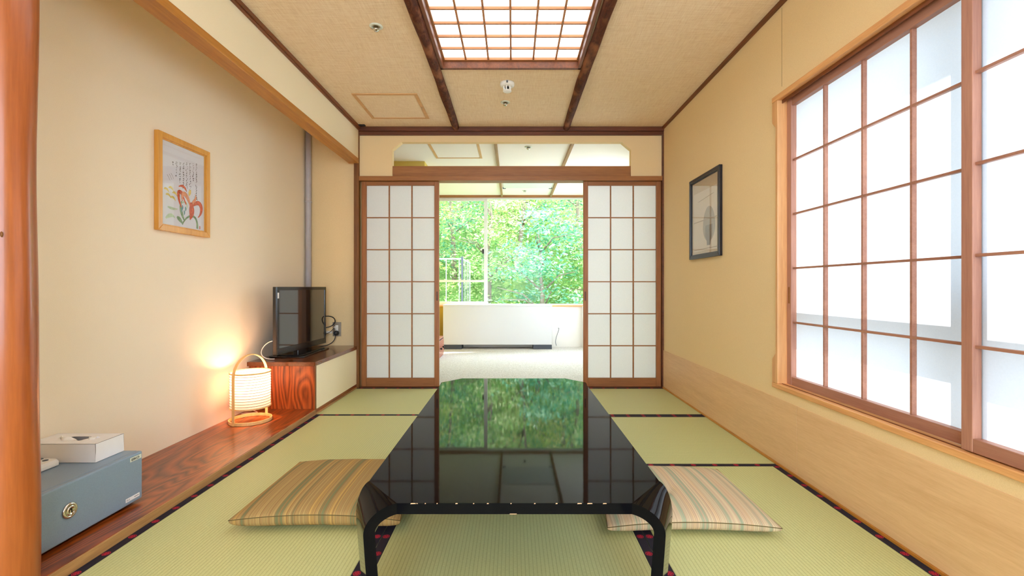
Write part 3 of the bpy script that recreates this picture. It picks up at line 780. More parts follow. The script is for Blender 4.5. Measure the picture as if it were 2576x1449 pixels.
# ------------------------------------------------------------------ log post
m = MB(); n = 40; N = 80; vs = []
for i in range(N + 1):
    z = -.05 + 2.006 * i / N
    rr = .0655 + .0022 * math.sin(z * 3.1 + 1) + .0012 * math.sin(z * 9)
    ox_ = .0025 * math.sin(z * 4.2)
    for k in range(n):
        a = 2 * PI * k / n
        q = rr * (1 + .012 * math.sin(2 * a + z * 2) + .008 * math.sin(5 * a + z * 3.3))
        vs.append((-1.400 + ox_ + q * math.cos(a), 1.274 + q * math.sin(a), z))
m.add(vs, [(i * n + k, i * n + (k + 1) % n, (i + 1) * n + (k + 1) % n, (i + 1) * n + k) for i in range(N) for k in range(n)], 0, True)
m.add(vs[:n], [tuple(range(n))]); m.add(vs[-n:], [tuple(range(n))])
lp = thing('log_post', 'polished orange-brown log post at the left edge of the room', 'post', (-1.40, 1.274, -.05), kind='thing')
m.build('trunk', M['pillar'], lp)
for ang, z, s_ in ((-62, 1.62, 1.0), (-95, 1.33, .8), (-48, 1.02, .7), (-60, .72, .9), (-85, .98, .6), (-40, .35, .7)):
    a = math.radians(ang); px, py = -1.40 + .0655 * math.cos(a), 1.274 + .0655 * math.sin(a)
    vs = []
    for q in range(10):
        b_ = 2 * PI * q / 10; dx = .004 * s_ * math.cos(b_); dz_ = .011 * s_ * math.sin(b_)
        vs.append((px - math.sin(a) * dx + math.cos(a) * .0016, py + math.cos(a) * dx + math.sin(a) * .0016, z + dz_))
    vs2 = [(x_ - math.cos(a) * .004, y_ - math.sin(a) * .004, z_) for x_, y_, z_ in vs]
    MB().add(vs + vs2, [tuple(range(10))] + [(q, (q + 1) % 10, (q + 1) % 10 + 10, q + 10) for q in range(10)], 0, True).build('knot', M['trim_dark_z'], lp)

# ------------------------------------------------------------------ pictures
def picture(name, label, wallx, sgn, y0, y1, z0, z1, fw, fd, fm, loc):
    """hangs on x=wallx, faces sgn along x"""
    r = thing(name, label, 'picture', loc)
    xa, xb = wallx + sgn * .0005, wallx + sgn * fd
    m = MB()
    def mem(poly):   # poly in (y,z); inner edge a little lower for a sloped moulding
        m.prism(poly, 'x', xa, xb)
    mem([(y0, z0), (y1, z0), (y1 - fw, z0 + fw), (y0 + fw, z0 + fw)]); mem([(y0, z1), (y1, z1), (y1 - fw, z1 - fw), (y0 + fw, z1 - fw)])
    mem([(y0, z0), (y0, z1), (y0 + fw, z1 - fw), (y0 + fw, z0 + fw)]); mem([(y1, z0), (y1, z1), (y1 - fw, z1 - fw), (y1 - fw, z0 + fw)])
    m.build('frame', fm, r, bevel=.0025)
    f2 = fw + .006
    m = MB()
    for (a, b, c_, d_) in ((y0 + fw, y1 - fw, z0 + fw, z0 + f2), (y0 + fw, y1 - fw, z1 - f2, z1 - fw), (y0 + fw, y0 + f2, z0 + fw, z1 - fw), (y1 - f2, y1 - fw, z0 + fw, z1 - fw)):
        m.box(xa, wallx + sgn * (fd - .007), a, b, c_, d_)
    m.build('inner_moulding', fm, r, bevel=.001)
    return r
YA, YBp, ZA, ZB = 2.349, 2.752, 1.172, 1.682
pic = picture('framed_painting', 'painting of orange lilies under columns of brush writing, in a honey-coloured wooden frame', XA, 1, YA, YBp, ZA, ZB, .030, .024, M['frame_oak'], (XA, 2.55, ZA))
px = XA + .010
MB().box(XA + .0006, px, YA + .03, YBp - .03, ZA + .03, ZB - .03).build('sheet', M['paper_white'], pic)
W_, H_ = .335, .442; yo, zo = YA + .034, ZA + .034
def P2(u, v_, k): return (px + .0003 * k, yo + u * W_, zo + v_ * H_)
def stroke(m, pts, w0, w1, k, mi=0):
    N_ = len(pts); vs = []
    for i, p in enumerate(pts):
        a = Vector(pts[max(i - 1, 0)]); b = Vector(pts[min(i + 1, N_ - 1)]); d_ = (b - a); d_ = Vector((d_.x * W_, d_.y * H_)); d_.normalize() if d_.length else None
        t_ = i / (N_ - 1); ww = (w0 * (1 - t_) + w1 * t_) * (math.sin(PI * min(.96, max(.06, t_))) ** .6 if w0 > .004 else 1)
        y_, z_ = yo + p[0] * W_, zo + p[1] * H_
        vs += [(px + .0003 * k, y_ - d_.y * ww, z_ + d_.x * ww), (px + .0003 * k, y_ + d_.y * ww, z_ - d_.x * ww)]
    m.add(vs, [(2 * i, 2 * i + 1, 2 * i + 3, 2 * i + 2) for i in range(N_ - 1)], mi)
def b2(*p, n=12): return [(q.x, q.y) for q in bez([(a, b, 0) for a, b in p], n)]
m = MB(); rnd = random.Random(11)
cols = 8
for c_ in range(cols):
    u = .80 - c_ * .078; v_ = .86 - .012 * c_; end = (.40, .62, .47, .50, .50, .55, .62, .74)[c_]
    while v_ > end:
        h = rnd.uniform(.011, .022)
        for q in range(rnd.choice((1, 2, 2, 3))):
            a = (u + rnd.uniform(-.013, .013), v_ + rnd.uniform(-.003, .003)); b = (a[0] + rnd.uniform(-.014, .014), a[1] - rnd.uniform(.002, h))
            stroke(m, b2(a, ((a[0] + b[0]) / 2 + rnd.uniform(-.01, .01), (a[1] + b[1]) / 2), b, n=4), .0019, .0010, 1)
        v_ -= h + .006
for (u, v_) in ((.77, .40), (.80, .42), (.83, .385), (.20, .585), (.16, .57), (.24, .60)):
    stroke(m, b2((u - .03, v_ + .03), (u, v_ + .01), (u + .03, v_ - .03), n=6), .0009, .0006, 1)
m.build('brush_writing', M['ink'], pic, fix=False)
m = MB()
stroke(m, b2((.55, .30), (.30, .62), (.36, .30), (.45, .25)), .012, .008, 3, 0)
stroke(m, b2((.66, .27), (.55, .50), (.42, .44), (.46, .33)), .016, .010, 4, 1)
stroke(m, b2((.66, .27), (.92, .48), (1.0, .25), (.84, .17)), .017, .010, 3, 0)
stroke(m, b2((.66, .34), (.70, .24), (.68, .18), (.64, .12)), .026, .012, 5, 0)
stroke(m, b2((.38, .50), (.48, .54), (.54, .50), (.56, .46)), .008, .006, 3, 0)
stroke(m, b2((.66, .30), (.74, .38), (.82, .40), (.76, .46)), .012, .004, 4, 1)
stroke(m, b2((.50, .42), (.40, .46), (.36, .44), (.40, .38)), .012, .006, 2, 0)
m.build('lily_petals', [M['petal'], M['petal_light']], pic, fix=False)
m = MB()
stroke(m, b2((.62, .42), (.64, .48), (.66, .50)), .012, .006, 2)
for u, v_ in ((.12, .42), (.22, .45), (.30, .40), (.16, .36), (.26, .34)):
    stroke(m, b2((u - .06, v_), (u, v_ + .03), (u + .05, v_ - .03)), .008, .004, 2)
m.build('yellow_blossom', M['yellow'], pic, fix=False)
m = MB()
stroke(m, b2((.50, .10), (.42, .20), (.40, .28), (.46, .34)), .014, .004, 1, 0)
stroke(m, b2((.46, .04), (.60, .22), (.85, .22), (.82, .02)), .004, .008, 1, 0)
stroke(m, b2((.44, .30), (.54, .36), (.60, .30), (.56, .24)), .008, .004, 1, 1)
stroke(m, b2((.34, .12), (.42, .10), (.48, .04)), .016, .006, 1, 0)
stroke(m, b2((.10, .08), (.22, .16), (.30, .10)), .014, .006, 1, 1)
stroke(m, b2((.14, .22), (.26, .20), (.36, .22)), .010, .004, 1, 1)
m.build('green_leaves', [M['leaf_wash'], M['leaf_pale']], pic, fix=False)
m = MB()
for u, v_ in ((.44, .22), (.50, .19), (.46, .25), (.53, .24)): stroke(m, b2((u, v_ + .03), (u + .02, v_), (u, v_ - .03), n=6), .007, .004, 2)
m.build('blue_buds', M['blue_wash'], pic, fix=False)
MB().box(px, px + .0004, yo + .87 * W_, yo + .90 * W_, zo + .02 * H_, zo + .06 * H_).build('seal', M['seal'], pic)
MB().box(XA + .0145, XA + .0155, YA + .031, YBp - .031, ZA + .031, ZB - .031).build('glazing', M['pic_glass'], pic)

YA2, YB2, ZA2, ZB2 = 2.895, 3.388, 1.078, 1.650
pr = picture('framed_print', 'dark-framed grey print of a cup inside an oval, on the right wall', XR, -1, YA2, YB2, ZA2, ZB2, .026, .022, M['black_frame'], (XR, 3.14, ZA2))
def box_r(m, k, y0, y1, z0, z1): return m.box(XR - .009 - .0003 * k, XR - .009, y0, y1, z0, z1)
MB().box(XR - .009, XR - .0006, YA2 + .026, YB2 - .026, ZA2 + .026, ZB2 - .026).build('mount', M['mat_beige'], pr)
box_r(MB(), 1, YA2 + .06, YB2 - .055, ZA2 + .05, ZB2 - .11).build('sheet', M['art_paper'], pr)
def blob(pts, k, mat, name):
    vs = [(XR - .009 - .0003 * k, y_, z_) for y_, z_ in pts]; n_ = len(vs)
    return MB().add(vs, [tuple(range(n_))]).build(name, mat, pr, fix=False)
cy, cz = 3.075, 1.285
blob([(cy + .095 * math.cos(a) * (1 - .0 * math.sin(a)), cz + .135 * math.sin(a) * (1 if math.sin(a) > 0 else .75)) for a in [2 * PI * q / 40 for q in range(40)]], 2, M['art_grey'], 'oval')
blob([(cy - .055, cz + .01), (cy + .055, cz + .01), (cy + .058, cz - .06), (cy + .035, cz - .095), (cy + .03, cz - .125), (cy - .02, cz - .125), (cy - .03, cz - .095), (cy - .055, cz - .06)], 3, M['art_dark'], 'cup')
for za, zb in ((1.333, 1.339), (1.139, 1.144)): MB().box(XR - .0097, XR - .009, YA2 + .06, YB2 - .06, za, zb).build('rule_line', M['art_line'], pr)
MB().tube([(XR - .0095, 3.0, 1.495), (XR - .0095, 3.25, 1.475)], .0012, 5).build('pencil_line', M['art_line'], pr)
MB().box(XR - .0145, XR - .0135, YA2 + .027, YB2 - .027, ZA2 + .027, ZB2 - .027).build('glazing', M['pic_glass'], pr)

# ------------------------------------------------------------------ black lacquer table
tcx = .004; ZT = .33; TH = .028; YN, YFt = 1.175, 2.78
ta = thing('low_table', 'glossy black lacquer low table with bent corner legs in the middle of the mats', 'table', (tcx, 1.98, 0))
hx0, hx1 = .299, .411; cyn = .135; cyf = .115
octo = [(tcx - hx0, YN), (tcx + hx0, YN), (tcx + hx1, YN + cyn), (tcx + hx1, YFt - cyf), (tcx + hx0, YFt), (tcx - hx0, YFt), (tcx - hx1, YFt - cyf), (tcx - hx1, YN + cyn)]
o = MB().prism(octo, 'z', ZT - TH, ZT).build('tabletop', M['black_lacquer'], ta)
def leg(sx, far):
    m = MB(); vs = []
    yf = (lambda y: y) if not far else (lambda y: YN + YFt - y)
    k = cyf / cyn if far else 1
    A0 = Vector((hx0, YN)); B0 = Vector((hx1, YN + cyn * k)); A1 = Vector((.3715, 1.134)); B1 = Vector((.4345, 1.268 + (cyn * k - cyn)))
    secs = []
    nb = 14
    nh = Vector((A1.y - B1.y, B1.x - A1.x)).normalized()
    if nh.x < 0: nh = -nh
    for i in range(nb + 1):
        th = PI / 2 * i / nb
        a = A0 + (A1 - A0) * math.sin(th); b = B0 + (B1 - B0) * math.sin(th)
        za = ZT - .060 * (1 - math.cos(th)); zb = ZT - .075 * (1 - math.cos(th))
        n3 = (nh.x * math.sin(th), nh.y * math.sin(th), math.cos(th))
        secs.append((a, za, b, zb, n3))
    for q in range(1, 11):
        t_ = q / 10; lean = -.020 * t_ ** 1.1
        a = A1 + nh * lean; b = B1 + nh * lean + Vector((-.002, -.004)) * t_
        secs.append((a, (ZT - .060) * (1 - t_) + .0015 * t_, b, (ZT - .075) * (1 - t_) + .0015 * t_, (nh.x, nh.y, 0)))
    nseg = 6
    def ring(s_):
        a, za, b, zb, n3 = s_; out = []
        for j in range(nseg + 1):
            f_ = j / nseg; p = a.lerp(b, f_); z = za + (zb - za) * f_; out.append((p.x, p.y, z))
        inn = [(x - n3[0] * TH, y - n3[1] * TH, z - n3[2] * TH) for x, y, z in reversed(out)]
        return out + inn
    K = 2 * (nseg + 1)
    for s_ in secs:
        for (x, y, z) in ring(s_): vs.append((tcx + sx * x, yf(y), max(z, .0015)))
    for i in range(len(secs) - 1):
        for j in range(K):
            j2 = (j + 1) % K; side = j == nseg or j == K - 1
            m.add([vs[i * K + j], vs[i * K + j2], vs[(i + 1) * K + j2], vs[(i + 1) * K + j]], [(0, 1, 2, 3)], 0, True)
    m.add(vs[-K:], [tuple(range(K))])
    o = m.build('leg', M['black_lacquer'], ta, fix=False)
    bm = bmesh.new(); bm.from_mesh(o.data); bmesh.ops.remove_doubles(bm, verts=bm.verts, dist=1e-5); bmesh.ops.recalc_face_normals(bm, faces=bm.faces)
    for e in bm.edges:
        if len(e.link_faces) == 2 and e.calc_face_angle(0) > math.radians(40): e.smooth = False
    bm.to_mesh(o.data); bm.free(); return o
for sx in (-1, 1):
    for far in (False, True): leg(sx, far)
for xc, wv in ((-.265, .020), (-.252, .004), (-.228, .003), (-.15, .006), (-.105, .003), (-.07, .005), (-.01, .003), (.05, .004), (.105, .005), (.16, .012), (.185, .014), (.225, .010), (-.198, .003)):
    MB().prism([(tcx + xc, ZT - .0022), (tcx + xc + wv, ZT - .0016), (tcx + xc + wv * .9, ZT + .0003), (tcx + xc + .1 * wv, ZT + .0003)], 'y', YN - .0003, YN + .0006).build('worn_chip', M['chip'], ta)
MB().box(tcx - .012, tcx + .006, YN - .0003, YN + .001, ZT - TH - .0003, ZT - TH + .0016).build('worn_chip', M['chip'], ta)

# ------------------------------------------------------------------ cushions
def cushion(cx, cy, a, b, H, mat, label, rot, zmid, dimple=False, skew=0):
    r = thing('floor_cushion', label, 'cushion', (cx, cy, 0), 'striped floor cushions beside the table')
    n = 44; m = MB(); vt = []; vb = []
    cr, sr = math.cos(rot), math.sin(rot)
    def out(u, v_):
        x = a * u * (1 - .055 * (1 - v_ * v_)) + skew * v_; y = b * v_ * (1 - .055 * (1 - u * u))
        return (cx + x * cr - y * sr, cy + x * sr + y * cr)
    def zz(u, v_, top):
        h = (max(0, 1 - abs(u) ** 3.0) ** .5) * (max(0, 1 - abs(v_) ** 3.0) ** .5)
        hb = (max(0, 1 - abs(u) ** 2.6) ** .24) * (max(0, 1 - abs(v_) ** 2.6) ** .24)
        e = max(abs(u), abs(v_)); wr = .0022 * math.sin(14 * u + 3 * v_) * (e ** 6) * (1 - e ** 8)
        corner = -(abs(u) * abs(v_)) ** 2 * .013
        if top:
            z = zmid + H * h + wr + corner
            if dimple:
                for (du, dv, dd) in ((-.12, -.28, .016), (-.02, -.10, .008)):
                    z -= dd * math.exp(-(((u - du - .25 * (v_ - dv)) / .05) ** 2 + ((v_ - dv) / .16) ** 2))
            return z
        return max(.002, zmid + corner - zmid * 1.08 * hb)
    for i in range(n + 1):
        for j in range(n + 1):
            u = math.sin(PI / 2 * (2 * i / n - 1)); v_ = math.sin(PI / 2 * (2 * j / n - 1))
            x, y = out(u, v_); vt.append((x, y, zz(u, v_, True))); vb.append((x, y, zz(u, v_, False)))
    fs = [(i * (n + 1) + j, (i + 1) * (n + 1) + j, (i + 1) * (n + 1) + j + 1, i * (n + 1) + j + 1) for i in range(n) for j in range(n)]
    m.add(vt, fs, 0, True); m.add(vb, [tuple(reversed(f)) for f in fs], 0, True)
    o = m.build('cover', mat, r, fix=False)
    bm = bmesh.new(); bm.from_mesh(o.data); bmesh.ops.remove_doubles(bm, verts=bm.verts, dist=1e-5); bmesh.ops.recalc_face_normals(bm, faces=bm.faces); bm.to_mesh(o.data); bm.free()
    pts = []
    for k in range(40): u = -1 + 2 * k / 40; x, y = out(u, -1); pts.append((x, y, zmid - u * u * .013))
    for k in range(40): u = -1 + 2 * k / 40; x, y = out(1, u); pts.append((x, y, zmid - u * u * .013))
    for k in range(40): u = 1 - 2 * k / 40; x, y = out(u, 1); pts.append((x, y, zmid - u * u * .013))
    for k in range(40): u = 1 - 2 * k / 40; x, y = out(-1, u); pts.append((x, y, zmid - u * u * .013))
    MB().tube(pts, .0016, 6, closed=True).build('seam', M['seam'], r)
    return r
cushion(-.705, 1.915, .305, .275, .032, M['cushion_a'], 'ochre and brown striped floor cushion left of the black table', 0.0, .063)
cushion(.640, 1.880, .305, .262, .034, M['cushion_b'], 'pink and sage striped floor cushion with a dimple, right of the black table', -.01, .048, True)

# ------------------------------------------------------------------ far room
YW = 6.8; ZF = 2.228
struct(MB().box(-1.75, 1.45, 4.12, YW + .1, -.06, 0).build('floor_far_room', M['carpet']))
m = MB().box(-1.75, 1.45, 4.10, YW + .1, ZF, ZF + .02); struct(m.build('ceiling_far_room', M['white_ceiling']))
struct(MB().box(-1.75, -1.65, 4.16, 4.95, -.06, ZF).box(-1.75, -.946, 4.95, 5.15, -.06, ZF).box(-1.75, -1.13, 5.15, YW + .1, -.06, ZF).build('wall_far_left', M['olive']))
struct(MB().box(1.33, 1.45, 4.16, 4.9, -.06, ZF).box(1.33, 1.45, 6.45, YW + .1, -.06, ZF).box(1.33, 1.45, 4.9, 6.45, -.06, .55).box(1.33, 1.45, 4.9, 6.45, 2.1, ZF).build('wall_far_right', M['white_wall']))
W5 = sempty('added_window_5', (1.4, 5.6, .55))  # out-of-view paper window, added to brighten the far room
MB().box(1.37, 1.41, 4.9, 6.45, .55, .59).box(1.37, 1.41, 4.9, 6.45, 2.06, 2.1).box(1.37, 1.41, 4.9, 4.94, .59, 2.06).box(1.37, 1.41, 6.41, 6.45, .59, 2.06).box(1.37, 1.41, 5.66, 5.70, .59, 2.06).build('frame', M['alu'], W5)
MB().add([(1.39, 4.94, .59), (1.39, 6.41, .59), (1.39, 6.41, 2.06), (1.39, 4.94, 2.06)], [(0, 1, 2, 3)]).build('paper', M['sheer'], W5)
struct(MB().box(-1.13, -1.0, YW, YW + .1, -.06, .612).build('wall_far_back_left', M['olive']))
struct(MB().box(-1.0, 1.33, YW, YW + .1, -.06, .612).build('wall_far_back', M['white_wall']))
struct(MB().box(1.02, 1.33, YW - .09, YW, 0, .60).build('trim_far_pilaster', M['white_wall'], bevel=.002))
struct(MB().box(-1.13, 1.33, YW - .03, YW + .1, 2.198, ZF).build('trim_far_head', M['kamoi'], bevel=.002))
struct(MB().box(-1.13, 1.33, YW - .03, YW + .04, .592, .612).build('trim_far_sill', M['win_frame'], bevel=.003))
W2 = sempty('window_2', (.1, YW + .05, .612))
m = MB(); y0, y1 = YW + .03, YW + .07
m.box(-1.13, 1.33, y0 - .01, y1 + .02, .612, .630).box(-1.13, 1.33, y0 - .01, y1 + .02, 2.180, 2.198).box(-1.13, -1.10, y0, y1, .63, 2.18).box(1.29, 1.33, y0, y1, .63, 2.18)
m.build('frame', M['alu'], W2, bevel=.001)
sa = MB().box(-.425, -.375, y0 - .012, y0 + .014, .63, 2.18).box(-1.10, -.425, y0 - .012, y0 + .014, .63, .665).box(-1.10, -.425, y0 - .012, y0 + .014, 2.150, 2.18) \
    .box(-1.10, -.425, y0 - .012, y0 + .014, .952, .985).build('sash', M['alu'], W2, bevel=.001)
MB().box(-.45, -.425, y0 - .03, y0 - .012, 1.37, 1.44).build('catch', M['keyhole'], W2, bevel=.002)
MB().box(-1.10, -.425, y0, y0 + .004, .665, 2.15).build('glass', M['glass'], W2)
MB().box(-.375, 1.29, y0 + .02, y0 + .024, .63, 2.18).build('glass', M['glass'], W2)

cab = thing('low_cabinet', 'long low white ribbed cabinet on grey feet under the far window', 'cabinet', (-.21, 6.6, 0))
ax0, ax1 = (1115 - 1290) * 6.55 / 1162, (1388 - 1290) * 6.55 / 1162
MB().box(ax0, ax1, 6.53, 6.76, .064, .605).build('body', M['ribbed_white'], cab, bevel=.003)
MB().box(ax0 - .004, ax1 + .004, 6.525, 6.765, .605, .632).build('lid', M['ribbed_white'], cab, bevel=.003)
for a, b in ((ax0, ax0 + .265), (ax1 - .265, ax1)): MB().box(a, b, 6.532, 6.75, .0, .0635).build('foot', M['plinth'], cab, bevel=.003)

ch = thing('drawer_chest', 'small red-brown drawer chest with dark knobs, partly behind the left sliding door', 'chest', (-1.0, 5.97, 0))
MB().box(-1.125, -.905, 5.62, 6.02, .0, .245).build('body', M['chest'], ch, bevel=.002)
MB().box(-.905, -.897, 5.63, 6.01, .02, .215).build('drawer_front', M['chest'], ch, bevel=.002)
MB().box(-.9045, -.903, 5.62, 6.02, .217, .226).build('dark_gap', M['keyhole'], ch)
for yy in (5.72, 5.90): MB().lathe([(.008, 0), (.010, .010), (.014, .016), (.010, .024)], (-.897, yy, .115), 16, 'x').build('knob', M['black_rubber'], ch)

oc = thing('far_outlet', 'small socket with a hooked lead on the white wall right of the low cabinet', 'outlet', (.66, YW - .004, .26))
MB().box(.635, .685, YW - .006, YW - .0005, .22, .30).build('plate', M['white_plastic'], oc, bevel=.001)
MB().tube(bez([(.665, YW - .02, .275), (.70, YW - .05, .30), (.65, YW - .04, .18), (.60, YW - .03, .10), (.64, YW - .03, .02)]), .0035).build('lead', M['grey_button'], oc)

# battens, hatch, sprinklers, panel on the far ceiling
for xc, lb in ((-.160, 'slim brown ceiling batten in the far room, left of the sprinkler heads'), (.556, 'slim brown ceiling batten in the far room, right of the sprinkler heads')):
    o = MB().box(xc - .014, xc + .014, 4.11, YW - .031, ZF - .026, ZF).build('ceiling_batten', M['far_beam'], bevel=.002)
    tag(o, lb, 'batten', 'slim battens on the far room ceiling', 'thing')
h2 = hatch(-.80, -.318, 4.25, 4.83, ZF, 'ceiling hatch with pale edging in the far room, seen through the opening over the doors', board='white_ceiling', latch=False)
s3 = copy_tree(sp1); s3.location = (.149, 4.44, ZF); s3['label'] = 'round sprinkler head on the far room ceiling, seen through the opening over the doors'
s4 = copy_tree(sp1); s4.location = (.166, 6.45, ZF); s4['label'] = 'round sprinkler head on the far room ceiling, nearest the garden window'
fp = thing('ceiling_glass_panel', 'pale blue-white ceiling panel between the two battens of the far room', 'ceiling panel', (.2, 6.0, ZF))
MB().box(-.125, .52, 5.72, 6.25, ZF - .012, ZF - .0005).build('pane', M['alu'], fp, bevel=.001)
for x_ in (-.125, .50): MB().box(x_ - .012, x_ + .03, 6.245, 6.27, ZF - .018, ZF - .0005).build('bracket', M['grey_button'], fp, bevel=.001)

# ------------------------------------------------------------------ outdoors
t = NT('leafy_ground'); n = t.noise(t.coord(), 3.5, 6, .7); n2 = t.noise(t.coord(), 22, 4, .7)
t.prin(t.ramp(t.math('MULTIPLY', t.math('ADD', n, n2), .5), [(.35, S(58, 92, 44)), (.55, S(116, 150, 76)), (.7, S(170, 186, 120))]), .9, .1, normal=t.bump(n2, .8, .1)); M['ground'] = t.m
m = MB(); nx, ny = 60, 50; vs = []
for i in range(nx + 1):
    for j in range(ny + 1):
        x = -14 + 28 * i / nx; y = 7.0 + 16 * j / ny
        z = -.35 + max(0, y - 10.4) * 1.05 + (.35 * math.sin(x * .9 + y) + .25 * math.sin(x * 2.1 - y * 1.3)) * min(1, max(0, y - 9.5) / 2)
        vs.append((x, y, z))
m.add(vs, [(i * (ny + 1) + j, (i + 1) * (ny + 1) + j, (i + 1) * (ny + 1) + j + 1, i * (ny + 1) + j + 1) for i in range(nx) for j in range(ny)], 0, True)
struct(m.build('ground_hillside', M['ground'], fix=False))
M['concrete'] = plain('pale_concrete', S(196, 194, 188), .8, var=.06, scale=8)
struct(MB().box(XR + T, 14, -6, 7.0, -.45, -.35).build('ground_side', M['concrete']))
struct(MB().box(XR + .02, 2.40, -2.5, 4.5, 2.42, 2.47).build('roof_eave', M['white_wall']))
struct(MB().box(-2.2, XR + .3, YF - .4, YW + .45, 2.50, 2.56).build('roof', M['white_wall']))

# leaf material
def leafmat(name, a, b, c_, tr=.5):
    t = NT(name); g_ = t.n('ShaderNodeNewGeometry')
    a, b, c_ = [tuple(q * .82 for q in k_[:3]) + (1,) for k_ in (a, b, c_)]
    col = t.ramp(g_.outputs['Random Per Island'], [(0, a), (.5, b), (1, c_)])
    d = t.n('ShaderNodeBsdfDiffuse'); tl = t.n('ShaderNodeBsdfTranslucent'); mx = t.n('ShaderNodeMixShader'); mx.inputs[0].default_value = tr
    t.l(col, d.inputs[0]); t.l(col, tl.inputs[0]); t.l(d.outputs[0], mx.inputs[1]); t.l(tl.outputs[0], mx.inputs[2]); t.l(mx.outputs[0], t.out.inputs[0]); return t.m
LM = [leafmat('fresh_maple_leaves', S(122, 178, 86), S(182, 216, 136), S(236, 234, 182), .5),
      leafmat('blue_green_leaves', S(74, 148, 112), S(132, 194, 152), S(200, 226, 186), .5),
      leafmat('yellow_green_leaves', S(142, 176, 78), S(200, 212, 124), S(240, 218, 164), .5),
      leafmat('deep_green_leaves', S(54, 124, 84), S(104, 170, 126), S(172, 210, 162), .5)]
M['tbark'] = plain('grey_brown_bark', S(120, 104, 88), .9, var=.3, scale=12, bump=.5)
def tree(x, y, h, R, kind, label, seed, nleaf=4600, base=None):
    rg = np.random.default_rng(seed)
    gz = -.35 + max(0, y - 10.4) * 1.05 - .15
    r = thing('leafy_tree', label, 'tree', (x, y, gz), 'leafy trees on the slope outside')
    m = MB(); top = gz + h
    tp = [(x, y, gz - .3)]; ang = rg.uniform(0, 6.28)
    for k in range(1, 7): tp.append((x + .10 * R * k * math.cos(ang) * .5 + rg.uniform(-.06, .06), y + .06 * k * math.sin(ang) * .5, gz + h * .85 * k / 6))
    m.tube(tp, [.075 - .010 * k for k in range(7)], 8)
    limbs = []
    for k in range(9):
        q = tp[2 + k % 4]; a = rg.uniform(0, 6.28); l = R * rg.uniform(.5, .95)
        e = (q[0] + l * math.cos(a), q[1] + l * math.sin(a) * .8, q[2] + rg.uniform(.25, .9))
        mid = ((q[0] + e[0]) / 2 + rg.uniform(-.1, .1), (q[1] + e[1]) / 2, (q[2] + e[2]) / 2 + .12)
        m.tube([q, mid, e], [.026, .016, .006], 5); limbs.append(e)
    m.build('trunk', M['tbark'], r, fix=False)
    # leaf sprays: flat layered clumps
    nc = 60; cen = np.empty((nc, 3))
    th = rg.uniform(0, 2 * np.pi, nc); rr = R * np.sqrt(rg.uniform(0.02, 1, nc)); zz_ = rg.uniform(0.08, 1.0, nc)
    env = np.sqrt(np.clip(1 - (zz_ - .42) ** 2 / .42, .12, 1))
    cen[:, 0] = x + rr * env * np.cos(th); cen[:, 1] = y + rr * env * np.sin(th) * .8; cen[:, 2] = gz + h * zz_
    idx = rg.integers(0, nc, nleaf)
    p = cen[idx] + rg.normal(0, 1, (nleaf, 3)) * np.array([.26, .26, .09])
    s_ = rg.uniform(.028, .062, nleaf)
    d1 = rg.normal(0, 1, (nleaf, 3)); d1[:, 2] *= .45; d1 /= np.linalg.norm(d1, axis=1)[:, None]
    up = rg.normal(0, .55, (nleaf, 3)); up[:, 2] += 1
    d2 = np.cross(d1, up); d2 /= np.linalg.norm(d2, axis=1)[:, None]
    V = np.empty((nleaf, 4, 3))
    V[:, 0] = p - d1 * s_[:, None]; V[:, 1] = p + d2 * s_[:, None] * .42; V[:, 2] = p + d1 * s_[:, None]; V[:, 3] = p - d2 * s_[:, None] * .42
    me = bpy.data.meshes.new('foliage'); me.vertices.add(nleaf * 4); me.loops.add(nleaf * 4); me.polygons.add(nleaf)
    V[:, :, 0] -= x; V[:, :, 1] -= y; V[:, :, 2] -= gz
    me.vertices.foreach_set('co', V.reshape(-1)); me.loops.foreach_set('vertex_index', np.arange(nleaf * 4, dtype=np.int32))
    me.polygons.foreach_set('loop_start', np.arange(0, nleaf * 4, 4, dtype=np.int32)); me.polygons.foreach_set('loop_total', np.full(nleaf, 4, dtype=np.int32))
    me.materials.append(LM[kind]); me.update(calc_edges=True); me.validate()
    o = bpy.data.objects.new('foliage', me); C.objects.link(o); o.parent = r
    return r
TR = [(-2.5, 10.9, 3.9, 1.2, 2, 'yellow-green leafy tree behind the white railing, at the left of the garden window'),
      (-.60, 11.0, 3.4, 1.15, 0, 'fresh green leafy tree straight behind the railing corner'),
      (.75, 9.9, 3.0, 1.2, 1, 'blue-green leafy tree in front, in the middle of the garden window'),
      (2.2, 10.3, 3.6, 1.3, 0, 'fresh green leafy tree at the right of the garden window'),
      (-1.5, 12.0, 3.8, 1.5, 1, 'blue-green leafy tree higher on the slope, behind the yellow-green one'),
      (.2, 12.2, 3.9, 1.5, 2, 'yellow-green leafy tree higher on the slope, behind the middle of the window'),
      (1.9, 12.1, 4.0, 1.5, 3, 'deep green leafy tree higher on the slope at the right'),
      (-3.6, 11.6, 4.2, 1.6, 3, 'deep green leafy tree far out at the left of the slope'),
      (3.9, 11.6, 4.2, 1.6, 1, 'blue-green leafy tree far out at the right of the slope'),
      (-.8, 14.2, 4.4, 1.8, 0, 'fresh green leafy tree highest on the slope, left of centre'),
      (1.6, 14.4, 4.4, 1.8, 3, 'deep green leafy tree highest on the slope, right of centre')]
for i, a in enumerate(TR): tree(*a, seed=20 + i, nleaf=6500 if i < 4 else 5200)

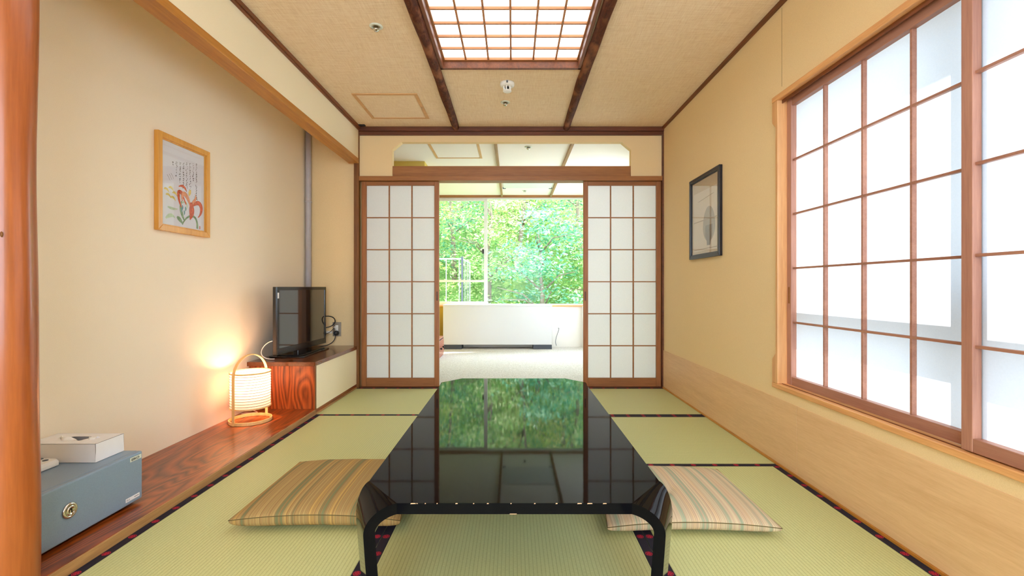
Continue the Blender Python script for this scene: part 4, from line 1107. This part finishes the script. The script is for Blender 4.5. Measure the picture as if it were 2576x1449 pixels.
rl = thing('metal_railing', 'white metal railing with a corner post outside the left pane of the garden window', 'railing', (-.93, 8.5, -.35))
MB().box(-2.9, -.93, 8.49, 8.51, 1.385, 1.41).box(-.94, -.92, 8.51, 10.1, 1.385, 1.41).build('top_rail', M['rail_white'], rl)
MB().box(-.948, -.912, 8.482, 8.518, -.36, 1.44).build('corner_post', M['plinth'], rl)
for k in range(8):
    xx = -.985 - k * .24; MB().box(xx - .007, xx + .007, 8.494, 8.506, -.36, 1.385).build('baluster', M['rail_white'], rl)
for yy in (8.98, 9.42, 9.80, 10.09):
    MB().box(-.935, -.925, yy - .006, yy + .006, -.36, 1.385).build('baluster', M['rail_white'], rl)

# ------------------------------------------------------------------ light
wd_ = bpy.data.worlds.new('sky'); bpy.context.scene.world = wd_; wd_.use_nodes = True
nt = wd_.node_tree; bg = nt.nodes['Background']
bg.inputs[0].default_value = (.70, .85, 1.0, 1); bg.inputs[1].default_value = 3.5
sd = bpy.data.lights.new('sun', 'SUN'); sd.energy = 6.0; sd.angle = .012; sd.color = (1, .97, .92)
so = bpy.data.objects.new('sun', sd); C.objects.link(so)
so.rotation_euler = Vector((-.70, -.25, -.60)).to_track_quat('-Z', 'Y').to_euler()

# ------------------------------------------------------------------ camera
cam = bpy.data.cameras.new('camera'); co = bpy.data.objects.new('camera', cam); C.objects.link(co)
co.location = (0, 0, .88); co.rotation_euler = (PI / 2, 0, 0)
cam.sensor_width = 36; cam.lens = 1162 / 2576 * 36; cam.shift_x = -2 / 2576; cam.shift_y = -2.5 / 2576; cam.clip_start = .02
sc = bpy.context.scene; sc.camera = co
sc.view_settings.view_transform = 'Standard'; sc.view_settings.look = 'None'; sc.view_settings.gamma = 1
sc.view_settings.use_curve_mapping = False; sc.view_settings.exposure = 1.7
sc.cycles.max_bounces = 14; sc.cycles.diffuse_bounces = 8; sc.cycles.glossy_bounces = 5; sc.cycles.transmission_bounces = 8; sc.cycles.transparent_max_bounces = 12
sc.cycles.sample_clamp_indirect = 8; sc.cycles.caustics_reflective = False; sc.cycles.caustics_refractive = False
